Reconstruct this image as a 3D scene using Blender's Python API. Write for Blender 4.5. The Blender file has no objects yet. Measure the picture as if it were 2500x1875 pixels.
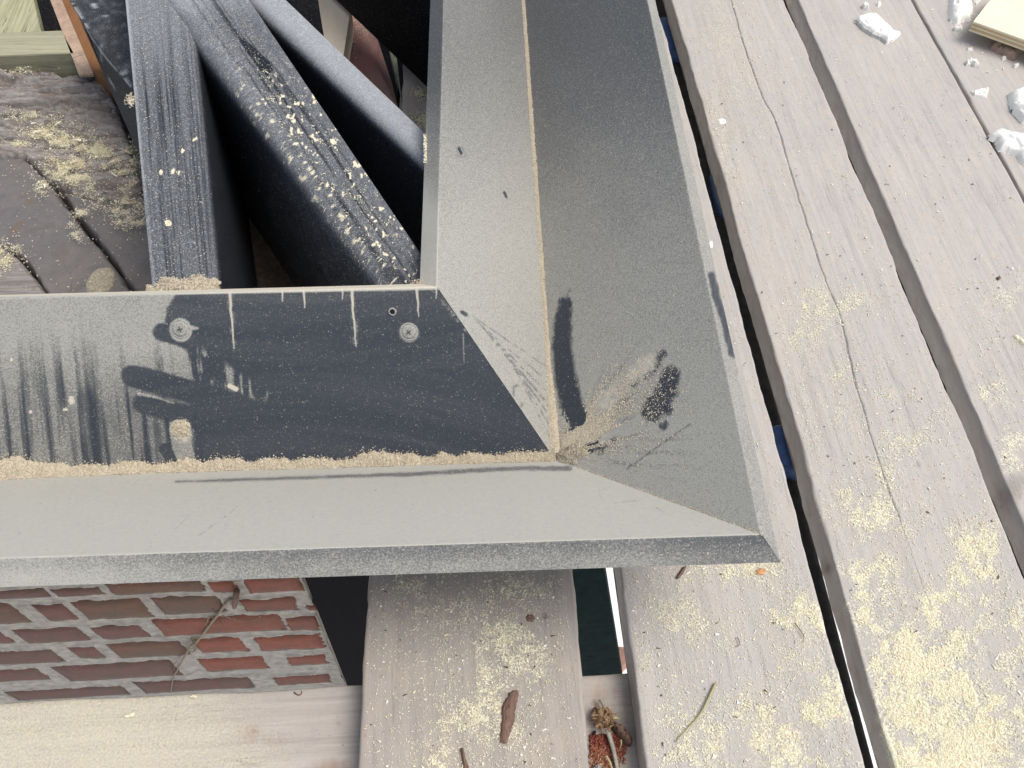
import bpy, math, random
import numpy as np
from mathutils import Matrix, Vector
random.seed(7); RNG = np.random.default_rng(11)
S = bpy.context.scene
COL = S.collection
# ------------------------------------------------------------------ camera, sky, sun, exposure
FPX, CX, CY, H = 2095., 1250., 937.5, .9
R = np.array([[0.99741546, -0.06451824, 0.03161969],
              [0.03587747, 0.82851508, 0.55881621],
              [-0.06225123, -0.55623749, 0.8286885]])      # world -> camera
cam_d = bpy.data.cameras.new('camera'); cam = bpy.data.objects.new('camera', cam_d); COL.objects.link(cam)
cam_d.sensor_width = 36; cam_d.lens = FPX / 2500 * 36; cam_d.clip_start = .01; cam_d.clip_end = 200
u_, s_, vt_ = np.linalg.svd(R); Rn = u_ @ vt_
cam.matrix_world = Matrix.Translation((0, 0, H)) @ Matrix(Rn.T.tolist()).to_4x4()
S.camera = cam
W = bpy.data.worlds.new('World'); S.world = W; W.use_nodes = True
wn = W.node_tree.nodes; wl = W.node_tree.links
SUN_EL, SUN_AZ = math.radians(66), math.radians(98)         # azimuth from +Y towards +X
sky = wn.new('ShaderNodeTexSky'); sky.sky_type = 'NISHITA'; sky.sun_disc = False
sky.sun_elevation = SUN_EL; sky.sun_rotation = SUN_AZ; sky.air_density = 1.0; sky.dust_density = 4.0; sky.ozone_density = 1.0
hs = wn.new('ShaderNodeHueSaturation'); hs.inputs['Saturation'].default_value = .62
wl.new(sky.outputs[0], hs.inputs['Color']); wl.new(hs.outputs[0], wn['Background'].inputs[0])
wn['Background'].inputs[1].default_value = .12
sd = bpy.data.lights.new('sun', 'SUN'); sun = bpy.data.objects.new('sun', sd); COL.objects.link(sun)
sd.energy = 1.5; sd.angle = math.radians(32); sd.color = (1, .955, .9)
sdir = Vector((math.sin(SUN_AZ) * math.cos(SUN_EL), math.cos(SUN_AZ) * math.cos(SUN_EL), math.sin(SUN_EL)))
sun.rotation_euler = sdir.to_track_quat('Z', 'Y').to_euler(); sun.location = (1, 1, 3)
S.view_settings.view_transform = 'Standard'; S.view_settings.look = 'None'
S.view_settings.exposure = 0.50; S.view_settings.gamma = 1; S.view_settings.use_curve_mapping = False
S.render.engine = 'CYCLES'

# ------------------------------------------------------------------ geometry helpers
def U(px, py, z=0.):
    d = R.T @ np.array([(px - CX) / FPX, -(py - CY) / FPX, -1.]); t = (z - H) / d[2]
    return np.array([0, 0, H]) + d * t
def UY(px, py, yw):                                           # on the vertical plane y = yw
    d = R.T @ np.array([(px - CX) / FPX, -(py - CY) / FPX, -1.]); t = yw / d[1]
    return np.array([0, 0, H]) + d * t
def PX(P):
    P = np.asarray(P, float); c = (P - np.array([0, 0, H])) @ R.T
    return CX + FPX * c[..., 0] / -c[..., 2], CY - FPX * c[..., 1] / -c[..., 2]
def _h(ix, iy, s):
    n = (ix * 374761393 + iy * 668265263 + s * 974634777) & 0xFFFFFFFF
    n = ((n ^ (n >> 13)) * 1274126177) & 0xFFFFFFFF
    return ((n ^ (n >> 16)) & 0xFFFF) / 65535.
def vn(x, y, s=0):
    x = np.asarray(x, float); y = np.asarray(y, float)
    ix = np.floor(x).astype(np.int64); iy = np.floor(y).astype(np.int64); fx = x - ix; fy = y - iy
    fx = fx * fx * (3 - 2 * fx); fy = fy * fy * (3 - 2 * fy)
    a = _h(ix, iy, s); b = _h(ix + 1, iy, s); c = _h(ix, iy + 1, s); d = _h(ix + 1, iy + 1, s)
    return (a * (1 - fx) + b * fx) * (1 - fy) + (c * (1 - fx) + d * fx) * fy
def fbm(x, y, s=0, o=4):
    t = 0; a = .5; n = 0
    for i in range(o):
        t = t + a * vn(np.asarray(x) * 2 ** i, np.asarray(y) * 2 ** i, s + i * 17); n += a; a *= .5
    return t / n
def ss(a, b, x):
    t = np.clip((np.asarray(x, float) - a) / (b - a), 0, 1); return t * t * (3 - 2 * t)
def seg(px, py, pts, r0, r1=None):                            # signed distance to a tapered stroke (negative inside)
    r1 = r0 if r1 is None else r1; best = np.full(np.shape(px), 1e9); n = len(pts) - 1
    for i in range(n):
        ax, ay = pts[i]; bx, by = pts[i + 1]; dx, dy = bx - ax, by - ay
        t = np.clip(((px - ax) * dx + (py - ay) * dy) / (dx * dx + dy * dy + 1e-9), 0, 1)
        r = r0 + (r1 - r0) * (i + t) / n
        best = np.minimum(best, np.hypot(px - ax - t * dx, py - ay - t * dy) - r)
    return best
def inpoly(px, py, poly):
    c = np.zeros(np.shape(px), bool); n = len(poly); j = n - 1
    for i in range(n):
        xi, yi = poly[i]; xj, yj = poly[j]
        c ^= ((yi > py) != (yj > py)) & (px < (xj - xi) * (py - yi) / (yj - yi + 1e-12) + xi); j = i
    return c
def pdist(px, py, poly):                                      # signed distance to polygon
    d = seg(px, py, list(poly) + [poly[0]], 0); return np.where(inpoly(px, py, poly), -d, d)
def blobs(px, py, L):
    t = np.zeros(np.shape(px))
    for cx, cy, rx, ry, an, am in L:
        a = math.radians(an); dx = px - cx; dy = py - cy
        u = (dx * math.cos(a) + dy * math.sin(a)) / rx; v = (-dx * math.sin(a) + dy * math.cos(a)) / ry
        t = np.maximum(t, am * np.exp(-(u * u + v * v)))
    return t
def meta(o, label=None, cat=None, group=None, kind=None):
    if label: o['label'] = label
    if cat: o['category'] = cat
    if group: o['group'] = group
    if kind: o['kind'] = kind
    return o
def mk(name, V, quads=None, tris=None, mats=None, mi=None, attrs=None, smooth=True, parent=None, origin=None):
    V = np.asarray(V, float)
    fq = np.zeros((0, 4), int) if quads is None else np.asarray(quads, int).reshape(-1, 4)
    ft = np.zeros((0, 3), int) if tris is None else np.asarray(tris, int).reshape(-1, 3)
    me = bpy.data.meshes.new(name)
    if origin is None:
        origin = np.array([(V[:, 0].min() + V[:, 0].max()) / 2, (V[:, 1].min() + V[:, 1].max()) / 2, V[:, 2].min()])
    base = np.zeros(3) if parent is None else np.array(parent['_o'])
    me.vertices.add(len(V)); me.vertices.foreach_set('co', (V - origin).astype(np.float32).ravel())
    nl = len(fq) * 4 + len(ft) * 3; me.loops.add(nl)
    me.loops.foreach_set('vertex_index', np.concatenate([fq.ravel(), ft.ravel()]).astype(np.int32))
    me.polygons.add(len(fq) + len(ft))
    st = np.concatenate([np.arange(len(fq)) * 4, len(fq) * 4 + np.arange(len(ft)) * 3])
    me.polygons.foreach_set('loop_start', st.astype(np.int32))
    me.update(calc_edges=True)
    me.polygons.foreach_set('use_smooth', np.full(len(me.polygons), smooth, bool))
    for k, v in (attrs or {}).items():
        at = me.attributes.new(k, 'FLOAT', 'POINT'); at.data.foreach_set('value', np.asarray(v, np.float32).ravel())
    for m in (mats if isinstance(mats, (list, tuple)) else [mats]): me.materials.append(m)
    if mi is not None: me.polygons.foreach_set('material_index', np.asarray(mi, np.int32))
    me.validate()
    o = bpy.data.objects.new(name, me); COL.objects.link(o)
    o.location = (origin - base).tolist(); o['_o'] = [float(q) for q in origin]
    if parent is not None: o.parent = parent
    return o
def empty(name, loc):
    o = bpy.data.objects.new(name, None); COL.objects.link(o); o.location = list(map(float, loc)); o['_o'] = [float(q) for q in loc]
    o.empty_display_size = .05; return o
def gridq(n, m, off=0):
    i, j = np.meshgrid(np.arange(n - 1), np.arange(m - 1), indexing='ij'); a = off + i * m + j
    return np.stack([a, a + 1, a + m + 1, a + m], -1).reshape(-1, 4)
def prism(name, top, dz, mat, parent=None, bev=.0015, vec=None, smooth=False):
    """top: ordered polygon of 3-D points; extruded along vec or down by dz, top edge slightly rounded"""
    T = np.asarray(top, float); n = len(T); v = np.array([0, 0, -dz]) if vec is None else np.asarray(vec, float)
    c = T.mean(0); vn_ = v / np.linalg.norm(v)
    inn = np.array([p + (c - p) / (np.linalg.norm(c - p) + 1e-9) * bev for p in T])
    V = np.concatenate([inn, T + vn_ * bev, T + v, [c], [c + v]])
    q = []; t = []
    for i in range(n):
        j = (i + 1) % n
        q += [[i, i + n, j + n, j], [i + n, i + 2 * n, j + 2 * n, j + n]]
        t += [[3 * n, i, j], [3 * n + 1, j + 2 * n, i + 2 * n]]
    o = mk(name, V, q, t, mat, smooth=smooth, parent=parent); fixn(o); return o
def fixn(o):
    import bmesh
    b = bmesh.new(); b.from_mesh(o.data); bmesh.ops.recalc_face_normals(b, faces=b.faces); b.to_mesh(o.data); b.free()

# ------------------------------------------------------------------ materials
def newmat(name):
    m = bpy.data.materials.new(name); m.use_nodes = True; return m, m.node_tree.nodes, m.node_tree.links, m.node_tree.nodes['Principled BSDF']
class NB:
    def __init__(s, name): s.m, s.n, s.l, s.p = newmat(name); s.tc = s.n.new('ShaderNodeTexCoord').outputs['Object']
    def put(s, sock, v):
        if isinstance(v, bpy.types.NodeSocket): s.l.new(v, sock)
        else:
            if isinstance(v, (tuple, list)) and len(v) == 3 and sock.type == 'RGBA': v = (*v, 1)
            sock.default_value = v
    def map(s, sc, rot=(0, 0, 0), loc=(0, 0, 0)):
        k = s.n.new('ShaderNodeMapping'); s.l.new(s.tc, k.inputs[0]); k.inputs['Scale'].default_value = sc; k.inputs['Rotation'].default_value = rot; k.inputs['Location'].default_value = loc; return k.outputs[0]
    def noise(s, scale, detail=3, rough=.55, vec=None, dist=0):
        k = s.n.new('ShaderNodeTexNoise'); k.inputs['Scale'].default_value = scale; k.inputs['Detail'].default_value = detail
        k.inputs['Roughness'].default_value = rough; k.inputs['Distortion'].default_value = dist
        s.l.new(vec if vec is not None else s.tc, k.inputs['Vector']); return k.outputs[0]
    def math(s, op, a, b=0., c=None, clamp=False):
        k = s.n.new('ShaderNodeMath'); k.operation = op; k.use_clamp = clamp; s.put(k.inputs[0], a); s.put(k.inputs[1], b)
        if c is not None: s.put(k.inputs[2], c)
        return k.outputs[0]
    def rng(s, v, a, b, c=0., d=1.):
        k = s.n.new('ShaderNodeMapRange'); s.put(k.inputs[0], v); s.put(k.inputs[1], a); s.put(k.inputs[2], b); s.put(k.inputs[3], c); s.put(k.inputs[4], d); return k.outputs[0]
    def mix(s, f, a, b):
        k = s.n.new('ShaderNodeMix'); k.data_type = 'RGBA'; s.put(k.inputs['Factor'], f); s.put(k.inputs[6], a); s.put(k.inputs[7], b); return k.outputs[2]
    def attr(s, name):
        k = s.n.new('ShaderNodeAttribute'); k.attribute_name = name; return k.outputs['Fac']
    def bump(s, h, strength=.3, dist=.001):
        k = s.n.new('ShaderNodeBump'); k.inputs['Strength'].default_value = strength; k.inputs['Distance'].default_value = dist; s.put(k.inputs['Height'], h)
        s.l.new(k.outputs[0], s.p.inputs['Normal']); return k
    def out(s, col, rough=.8, spec=.3):
        s.put(s.p.inputs['Base Color'], col); s.put(s.p.inputs['Roughness'], rough); s.put(s.p.inputs['Specular IOR Level'], spec); return s.m
def paint_mat(name, spec=.3, paint=(.036, .044, .058), dustc=(.475, .468, .42), beige=(.60, .545, .44)):
    b = NB(name); d = b.attr('dust'); sw = b.attr('saw')
    n1 = b.noise(620, 2, .6); n2 = b.noise(210, 3, .6); n3 = b.noise(1300, 1)
    nn = b.math('ADD', b.math('MULTIPLY', n1, .55), b.math('ADD', b.math('MULTIPLY', n2, .2), b.math('MULTIPLY', n3, .25)))
    nn = b.rng(nn, .30, .70)
    sp = b.math('MULTIPLY_ADD', b.math('SUBTRACT', d, nn), 2.2, .5, clamp=True)
    # few bright grains on the nearly clean paint
    gr = b.rng(b.noise(520, 1), .66, .72)
    f = b.math('MULTIPLY_ADD', sp, .5, b.math('MULTIPLY', d, .5), clamp=True)
    f = b.math('MAXIMUM', f, b.math('MULTIPLY', gr, b.math('MULTIPLY', d, 3.0, clamp=True)), clamp=True)
    sn = b.rng(b.math('MULTIPLY_ADD', sw, 1.3, b.math('MULTIPLY', b.math('SUBTRACT', nn, .5), 1.7)), .35, .85)
    dc = b.mix(b.rng(n2, .3, .7), (dustc[0] * .94, dustc[1] * .94, dustc[2] * .95), (dustc[0] * 1.05, dustc[1] * 1.04, dustc[2] * 1.0))
    dc = b.mix(sn, dc, beige)
    c = b.mix(b.math('MAXIMUM', f, sn), paint, dc)
    b.bump(b.math('MULTIPLY', nn, b.math('ADD', f, .06)), .4, .0009)
    return b.out(c, b.rng(f, 0, .8, .55, .95), spec)
M_PAINT = paint_mat('dusty_dark_paint')
M_PAINT2 = paint_mat('dusty_black_paint', .14, (.013, .016, .022), (.42, .44, .47), (.74, .66, .48))
M_BLACK = paint_mat('clean_black_paint', .05, (.0060, .0060, .0075), (.3, .3, .32))
def wood_mat(name, a, b_, grain=(150, 5, 40), sgain=2.0, spots=.5, gs=.22, sawc=(.78, .735, .54), stain=(.16, .13, .11), bumpd=.0012):
    b = NB(name); g = b.map(grain); n = b.noise(1, 5, .65, g, .4); big = b.noise(9, 4, .6); mid = b.noise(45, 4, .65, b.map((1.6, .7, 1)))
    fine = b.noise(1, 3, .7, b.map((grain[0] * 4, grain[1] * 5, grain[2] * 4)))
    c = b.mix(b.rng(big, .32, .68), a, b_)
    c = b.mix(b.math('MULTIPLY', b.rng(mid, .5, .72), .45), c, (a[0] * 1.12, a[1] * 1.04, a[2] * .94))
    c = b.mix(b.math('MULTIPLY', b.rng(n, .42, .68), gs), c, (a[0] * .45, a[1] * .43, a[2] * .43))
    c = b.mix(b.math('MULTIPLY', b.rng(fine, .5, .75), gs * .8), c, (a[0] * .55, a[1] * .5, a[2] * .5))
    ln = b.math('ABSOLUTE', b.math('SUBTRACT', b.noise(1, 3, .5, b.map((grain[0] * .55, grain[1] * .5, grain[2]))), .5))
    c = b.mix(b.math('MULTIPLY', b.rng(ln, .012, .002), b.math('MULTIPLY', b.rng(big, .45, .6), gs * 1.6)), c, (a[0] * .35, a[1] * .32, a[2] * .3))
    c = b.mix(b.math('MULTIPLY', b.rng(b.noise(75, 4, .7), .54, .68), .28), c, (a[0] * .72, a[1] * .74, a[2] * .78))
    dk = b.math('MULTIPLY', b.rng(b.noise(170, 3, .6), .66, .74), spots)
    c = b.mix(dk, c, (a[0] * .4, a[1] * .36, a[2] * .33))
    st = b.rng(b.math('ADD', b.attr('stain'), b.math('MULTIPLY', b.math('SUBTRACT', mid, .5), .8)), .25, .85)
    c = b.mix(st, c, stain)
    s = b.attr('saw'); nz = b.rng(b.noise(420, 3, .7), .36, .66)
    sf = b.math('MULTIPLY_ADD', b.math('SUBTRACT', s, nz), sgain, .35 if sgain > 1 else .45, clamp=True)
    sf = b.math('MULTIPLY', sf, b.rng(s, .03, .3))
    c = b.mix(sf, c, sawc)
    hgt = b.math('ADD', b.math('MULTIPLY', n, .9), b.math('ADD', b.math('MULTIPLY', fine, .4), b.math('MULTIPLY', b.math('MULTIPLY', nz, s), 1.5)))
    b.bump(hgt, .5, bumpd); return b.out(c, .88, .25)
M_DECK = wood_mat('weathered_deck_wood', (.47, .435, .395), (.435, .418, .395), gs=.22)
M_DECK2 = wood_mat('grey_deck_wood', (.40, .355, .312), (.335, .31, .28), spots=.75, gs=.25)
M_CROSS = wood_mat('crosswise_deck_wood', (.44, .40, .365), (.47, .44, .40), grain=(5, 150, 40), sgain=.7, sawc=(.66, .61, .45), stain=(.24, .13, .09), gs=.3)
M_OLD = wood_mat('rotten_old_timber', (.33, .30, .275), (.27, .255, .24), grain=(14, 130, 60), spots=1., gs=.9, sawc=(.62, .55, .34), bumpd=.003)
M_SLATE = wood_mat('dark_worn_slab', (.15, .145, .148), (.19, .172, .16), grain=(30, 30, 30), spots=.6, gs=.25, sawc=(.55, .50, .34), bumpd=.002)
M_GREEN = wood_mat('treated_lumber', (.40, .40, .24), (.44, .43, .30), grain=(110, 5, 60), spots=0, gs=.7)
M_GREENX = wood_mat('treated_lumber_crosswise', (.36, .345, .25), (.42, .42, .28), grain=(4, 120, 100), spots=0, gs=.5)
M_BROWN = wood_mat('orange_brown_timber', (.20, .095, .04), (.24, .12, .055), grain=(60, 8, 60), spots=.4)
M_PALE = wood_mat('pale_new_softwood', (.82, .68, .50), (.86, .76, .60), grain=(40, 4, 30), spots=.1, gs=.15)
M_PINKW = wood_mat('pinkish_board_edge', (.42, .30, .22), (.50, .38, .28), grain=(40, 40, 40), spots=.5, gs=.6)
M_PLY = wood_mat('plywood_face', (.80, .72, .52), (.84, .78, .60), grain=(6, 60, 40), spots=0, gs=.08)
M_PLYE = wood_mat('plywood_edge', (.62, .46, .26), (.72, .56, .34), grain=(6, 6, 500), spots=0, gs=.5)
M_BARK = wood_mat('brown_bark', (.17, .105, .08), (.23, .15, .11), grain=(300, 30, 100), spots=.4, gs=.6)
M_TAN = wood_mat('tan_shredded_bark', (.30, .205, .12), (.24, .14, .08), grain=(120, 120, 100), spots=.4, gs=.5)
def simple(name, c, rough=.8, nscale=200, var=.25, bd=.001, bs=.4, spec=.3):
    b = NB(name); n = b.noise(nscale, 4, .65)
    col = b.mix(b.rng(n, .3, .7), tuple(x * (1 - var) for x in c), tuple(min(1, x * (1 + var)) for x in c))
    b.bump(n, bs, bd); return b.out(col, rough, spec)
def grain_mat(name, cs):
    b = NB(name); k = b.n.new('ShaderNodeValToRGB'); k.color_ramp.elements[0].color = (*cs[0], 1); k.color_ramp.elements[1].color = (*cs[-1], 1)
    for i, c in enumerate(cs[1:-1]): e = k.color_ramp.elements.new((i + 1) / (len(cs) - 1)); e.color = (*c, 1)
    b.l.new(b.attr('tone'), k.inputs[0]); return b.out(k.outputs[0], .9, .2)
M_SAW = grain_mat('pale_sawdust', [(.62, .52, .36), (.80, .75, .54), (.84, .80, .61), (.86, .84, .70)])
M_BEIGE = grain_mat('beige_sawdust', [(.40, .34, .25), (.54, .475, .36), (.62, .56, .44), (.74, .69, .57)])
M_REDG = grain_mat('red_grit', [(.20, .06, .04), (.30, .09, .06), (.42, .19, .12), (.55, .42, .28)])
M_HEAP = simple('heaped_sawdust', (.54, .475, .365), .95, 900, .22, .0016, .9)
M_FOAM = simple('white_foam', (.91, .905, .85), .9, 90, .03, .002, .3)
M_PLAST = simple('plaster_crumb', (.76, .75, .70), .9, 160, .12, .002)
M_MORT = simple('lime_mortar', (.38, .355, .315), .95, 60, .3, .003, .7)
def brick_mat(name, c, dirt):
    b = NB(name); n = b.noise(35, 4, .7); g = b.noise(260, 3, .6); c1 = b.mix(b.rng(n, .35, .7), c, tuple(x * .72 for x in c))
    pr = b.n.new('ShaderNodeObjectInfo').outputs['Random']
    c1 = b.mix(b.math('MULTIPLY', pr, .35), c1, (.14, .085, .085))
    k = b.rng(b.math('ADD', b.noise(14, 4, .7), b.math('MULTIPLY', pr, .12)), .5 - dirt * .2, .78 - dirt * .2); c1 = b.mix(b.math('MULTIPLY', k, .3 + .6 * dirt), c1, (.135, .115, .09))
    c1 = b.mix(b.math('MULTIPLY', b.rng(g, .6, .72), .5), c1, (.3, .26, .23))
    b.bump(b.math('ADD', n, g), .7, .002); return b.out(c1, .92, .2)
M_BR = brick_mat('red_brick', (.31, .115, .08), .22)
M_BP = brick_mat('purple_brick', (.23, .115, .10), .45)
M_BB = brick_mat('sooty_brown_brick', (.23, .115, .08), .75)
M_GROUND = simple('pale_concrete', (.78, .77, .75), .9, 6, .08)
M_DARKG = simple('dark_green_paint', (.006, .016, .016), .9, 40, .5, spec=.05)
M_BLUE = simple('blue_plastic', (.035, .075, .19), .55, 90, .35)
M_TUBE = simple('dark_blue_grey_tube', (.045, .045, .045), .8, 60, .35, spec=.1)
M_LITE = simple('white_plastic', (.6, .62, .62), .6, 60, .1)
M_PINK = wood_mat('flaking_pink_paint', (.42, .19, .17), (.33, .25, .22), grain=(60, 5, 40), spots=.6, gs=.3, sawc=(.6, .48, .27), stain=(.12, .09, .06))
M_STEEL = simple('dusty_screw_head', (.33, .33, .30), .85, 500, .35, .0008, .7)
M_RECESS = simple('dusty_shaded_recess', (.10, .098, .09), .95)
M_HOLE = simple('hole_shade_black', (.012, .012, .013), .9)
M_STRAW = simple('dry_straw', (.42, .38, .20), .8, 200, .2)
M_TWIG = simple('grey_twig', (.30, .29, .24), .85, 200, .2)
M_VINE = simple('dry_vine', (.30, .25, .18), .9, 300, .3)
M_PAINTW = simple('white_paint_drop', (.85, .85, .83), .6, 100, .03)

# ------------------------------------------------------------------ grains and flakes
TET = np.array([[1, 0, -.3], [-.5, .87, -.3], [-.5, -.87, -.3], [0, 0, .9]])
TT = np.array([[0, 1, 3], [1, 2, 3], [2, 0, 3], [0, 2, 1]])
def flakes(name, P, size, mat, label, flat=.35, long=1.6, cat='sawdust', tone=None, parent=None, normal=None):
    n = len(P); s = np.asarray(size) * np.ones(n); a = RNG.uniform(0, 2 * np.pi, n); lg = RNG.uniform(.6, long, n)
    L = np.repeat(TET[None], n, 0) * s[:, None, None]; L[..., 0] *= lg[:, None]; L[..., 1] /= np.sqrt(lg)[:, None]; L[..., 2] *= flat
    L += RNG.normal(0, .22, L.shape) * s[:, None, None] * np.array([1, 1, flat])
    c, si = np.cos(a)[:, None], np.sin(a)[:, None]
    x = L[..., 0] * c - L[..., 1] * si; y = L[..., 0] * si + L[..., 1] * c; L = np.stack([x, y, L[..., 2]], -1)
    if normal is not None:
        q = np.array(Vector((0, 0, 1)).rotation_difference(Vector(normal)).to_matrix()); L = L @ q.T
    V = (P[:, None, :] + L).reshape(-1, 3); F = (np.arange(n)[:, None, None] * 4 + TT[None]).reshape(-1, 3)
    tn = RNG.random(n) if tone is None else tone
    o = mk(name, V, None, F, mat, attrs={'tone': np.repeat(tn, 4)}, smooth=False, parent=parent)
    if parent is None: meta(o, label, cat, kind='stuff')
    else: o['kind'] = 'stuff'
    return o

# ================================================================== GROUND
g = mk('ground', [(-60, -60, -4.2), (60, -60, -4.2), (60, 60, -4.2), (-60, 60, -4.2)], [[0, 1, 2, 3]], None, M_GROUND, smooth=False); g['kind'] = 'structure'

# ================================================================== DECK PLANKS (run along Y)
def saw_density(px, py):
    n = fbm(px / 60, py / 60, 3, 4); n2 = fbm(px / 16, py / 16, 8, 3)
    d = blobs(px, py, [
        (2370, 1830, 200, 150, 40, 2.0), (2280, 1650, 150, 130, 50, 1.4), (2130, 1480, 90, 90, 0, 1.2), (2240, 1480, 140, 60, 10, .8),
        (2385, 1310, 60, 60, 0, .9), (2400, 1420, 90, 50, 20, .7), (2000, 1640, 110, 220, 0, .58), (1950, 1480, 110, 90, 0, .5),
        (1900, 1800, 160, 120, 0, .45), (1820, 1400, 120, 50, 0, .35), (2120, 1230, 120, 110, 20, .34), (2050, 980, 110, 110, 30, .26),
        (1950, 800, 110, 60, 20, .22), (2000, 740, 130, 40, 0, .26), (2200, 1050, 90, 120, 30, .2), (2450, 760, 90, 130, 30, .18),
        (1770, 250, 80, 200, 0, .22), (1740, 1200, 60, 120, 0, .2), (2480, 1550, 60, 80, 0, .4), (2420, 960, 60, 90, 0, .3), (2480, 1100, 50, 60, 0, .35),
        (1210, 1600, 80, 140, -10, .30), (1180, 1760, 110, 130, 0, .30), (1290, 1560, 60, 120, 0, .28), (1020, 1430, 50, 30, 0, .3), (1260, 1440, 90, 40, 0, .25),
        (1120, 1500, 160, 140, 0, .12), (1100, 1870, 110, 60, 0, .4), (1660, 1560, 120, 250, 0, .22), (1700, 1820, 200, 80, 0, .35)])
    base = .10
    return np.clip((d * (0.35 + 1.3 * ss(.38, .62, n)) * (.5 + ss(.35, .6, n2)) + base * n2), 0, 1.6)
def stain_density(px, py):
    return blobs(px, py, [(2480, 1180, 40, 60, 20, .5), (1330, 1505, 14, 12, 0, .75), (2400, 640, 12, 12, 0, .2), (2240, 1135, 14, 12, 0, .45), (2185, 1590, 22, 16, 40, .6), (2205, 1660, 12, 22, 0, .6), (2030, 1385, 22, 10, 0, .5),
        (1670, 1385, 20, 30, 20, .35), (960, 1440, 120, 60, 0, .22), (930, 1640, 60, 140, 0, .2), (1150, 1650, 120, 100, 0, .15), (1880, 880, 25, 12, 0, .15)])
def plank(name, label, xl, xr, y0, y1, mat, z=0., th=.038, crack=None, seed=0, dy=.003, nx=84, chipL=.0012, chipR=.0012, cup=0., noise=.0006, group='scaffold planks', cat='plank'):
    ys = np.arange(y0, y1, dy); n = len(ys)
    L = xl(ys) if callable(xl) else np.full(n, xl); Rr = xr(ys) if callable(xr) else np.full(n, xr)
    L = L + (fbm(ys * 14, ys * 0, seed, 5) - .5) * chipL * 6; Rr = Rr + (fbm(ys * 12, ys * 0 + 5, seed + 3, 5) - .5) * chipR * 6
    rd = .0012 + .003 * fbm(ys * 20, ys * 0 + 2, seed + 9, 4)
    cols = []  # list of (x, zoffset)
    side = lambda X, sg: [(X, -th + 0 * X), (X + 0 * X, -th * .5), (X, -rd), (X + sg * rd * .3, -rd * .3), (X + sg * rd, 0 * X), (X + sg * (rd + .0007), 0 * X)]
    cols += side(L, 1)
    def fill(A, B, k): return [(A + (B - A) * (i + 1) / (k + 1), 0 * A) for i in range(k)]
    if crack is None: cols += fill(L + rd + .0007, Rr - rd - .0007, nx)
    else:
        cxs, cw, cd = crack(ys)
        cols += fill(L + rd + .0007, cxs - cw, nx // 2) + [(cxs - cw, 0 * ys), (cxs - cw * .3, -cd), (cxs + cw * .3, -cd), (cxs + cw, 0 * ys)] + fill(cxs + cw, Rr - rd - .0007, nx // 2)
    cols += side(Rr, -1)[::-1]
    X = np.stack([c[0] + 0 * ys for c in cols], 1); Z = np.stack([c[1] + 0 * ys for c in cols], 1); Y = np.repeat(ys[:, None], X.shape[1], 1)
    t = (X - L[:, None]) / (Rr - L)[:, None]
    rel = (fbm(X * 90, Y * 6, seed + 20, 4) - .5) * noise * 2 + (fbm(X * 25, Y * 20, seed + 30, 4) - .5) * noise * 3
    Z = Z + rel * (Z > -.02) + z - cup * (t - .5) ** 2 * 4
    X[:, :3] += (fbm(Y[:, :3] * 40, Z[:, :3] * 90, seed + 40, 3) - .5) * .003; X[:, -3:] += (fbm(Y[:, -3:] * 40, Z[:, -3:] * 90, seed + 41, 3) - .5) * .003
    m = X.shape[1]; V = np.stack([X, Y, Z], -1).reshape(-1, 3); q = list(gridq(n, m))
    b0 = np.array([[j, j + 1] for j in range(m - 1)])
    px, py = PX(V); sw = saw_density(px, py) * .72; top = (V[:, 2] > z - .006)
    q = np.concatenate([np.array(q), [[0, (n - 1) * m, n * m - 1, m - 1]]])
    # ends
    tri = []
    for r in (0, n - 1):
        for j in range(1, m - 1): tri.append([r * m, r * m + j, r * m + j + 1])
    o = mk(name, V, q, tri, mat, attrs={'saw': sw * top, 'stain': stain_density(px, py) + .30 * (V[:, 2] < z - .004)});  # sides and crack bottoms also toned darker than the top
    meta(o, label, cat, group); return o
XA = .4148; XB = .6255
def crackA(ys):
    pp = [(1785, 0), (1815, 110), (1860, 235), (1892, 292), (1905, 330), (1945, 470), (1990, 610), (2017, 690), (2048, 760), (2090, 940), (2140, 1110), (2175, 1210), (2215, 1320)]
    W_ = np.array([U(a, b, 0) for a, b in pp]); o_ = np.argsort(W_[:, 1]); x = np.interp(ys, W_[o_, 1], W_[o_, 0]) + (fbm(ys * 60, ys * 0, 77, 3) - .5) * .0022
    on = ss(.37, .44, ys); brk = ss(.28, .4, fbm(ys * 22, ys * 0, 78, 3)); w = .0001 + .0010 * on * (.5 + .5 * brk); return x, w, .012 * on * (.5 + .5 * brk) + .0001
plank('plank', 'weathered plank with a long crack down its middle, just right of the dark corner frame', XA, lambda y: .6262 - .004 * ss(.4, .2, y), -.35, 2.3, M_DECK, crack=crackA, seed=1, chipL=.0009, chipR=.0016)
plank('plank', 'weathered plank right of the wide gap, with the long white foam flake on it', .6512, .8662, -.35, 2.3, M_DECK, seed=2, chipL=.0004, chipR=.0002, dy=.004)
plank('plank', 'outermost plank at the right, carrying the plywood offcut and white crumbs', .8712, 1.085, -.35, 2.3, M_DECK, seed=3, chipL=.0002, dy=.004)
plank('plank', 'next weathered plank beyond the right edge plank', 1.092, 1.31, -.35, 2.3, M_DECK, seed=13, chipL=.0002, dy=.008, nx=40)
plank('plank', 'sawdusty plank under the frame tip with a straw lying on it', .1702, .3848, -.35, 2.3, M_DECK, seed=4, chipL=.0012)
plank('plank', 'short grey plank at bottom centre with sawdust and a bark strip', lambda y: -.1105 + .028 * (y - .16), lambda y: .1145 + .02 * (y - .16), -.35, .62, M_DECK2, z=.002, seed=5, chipL=.0003, chipR=.0003)
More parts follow.
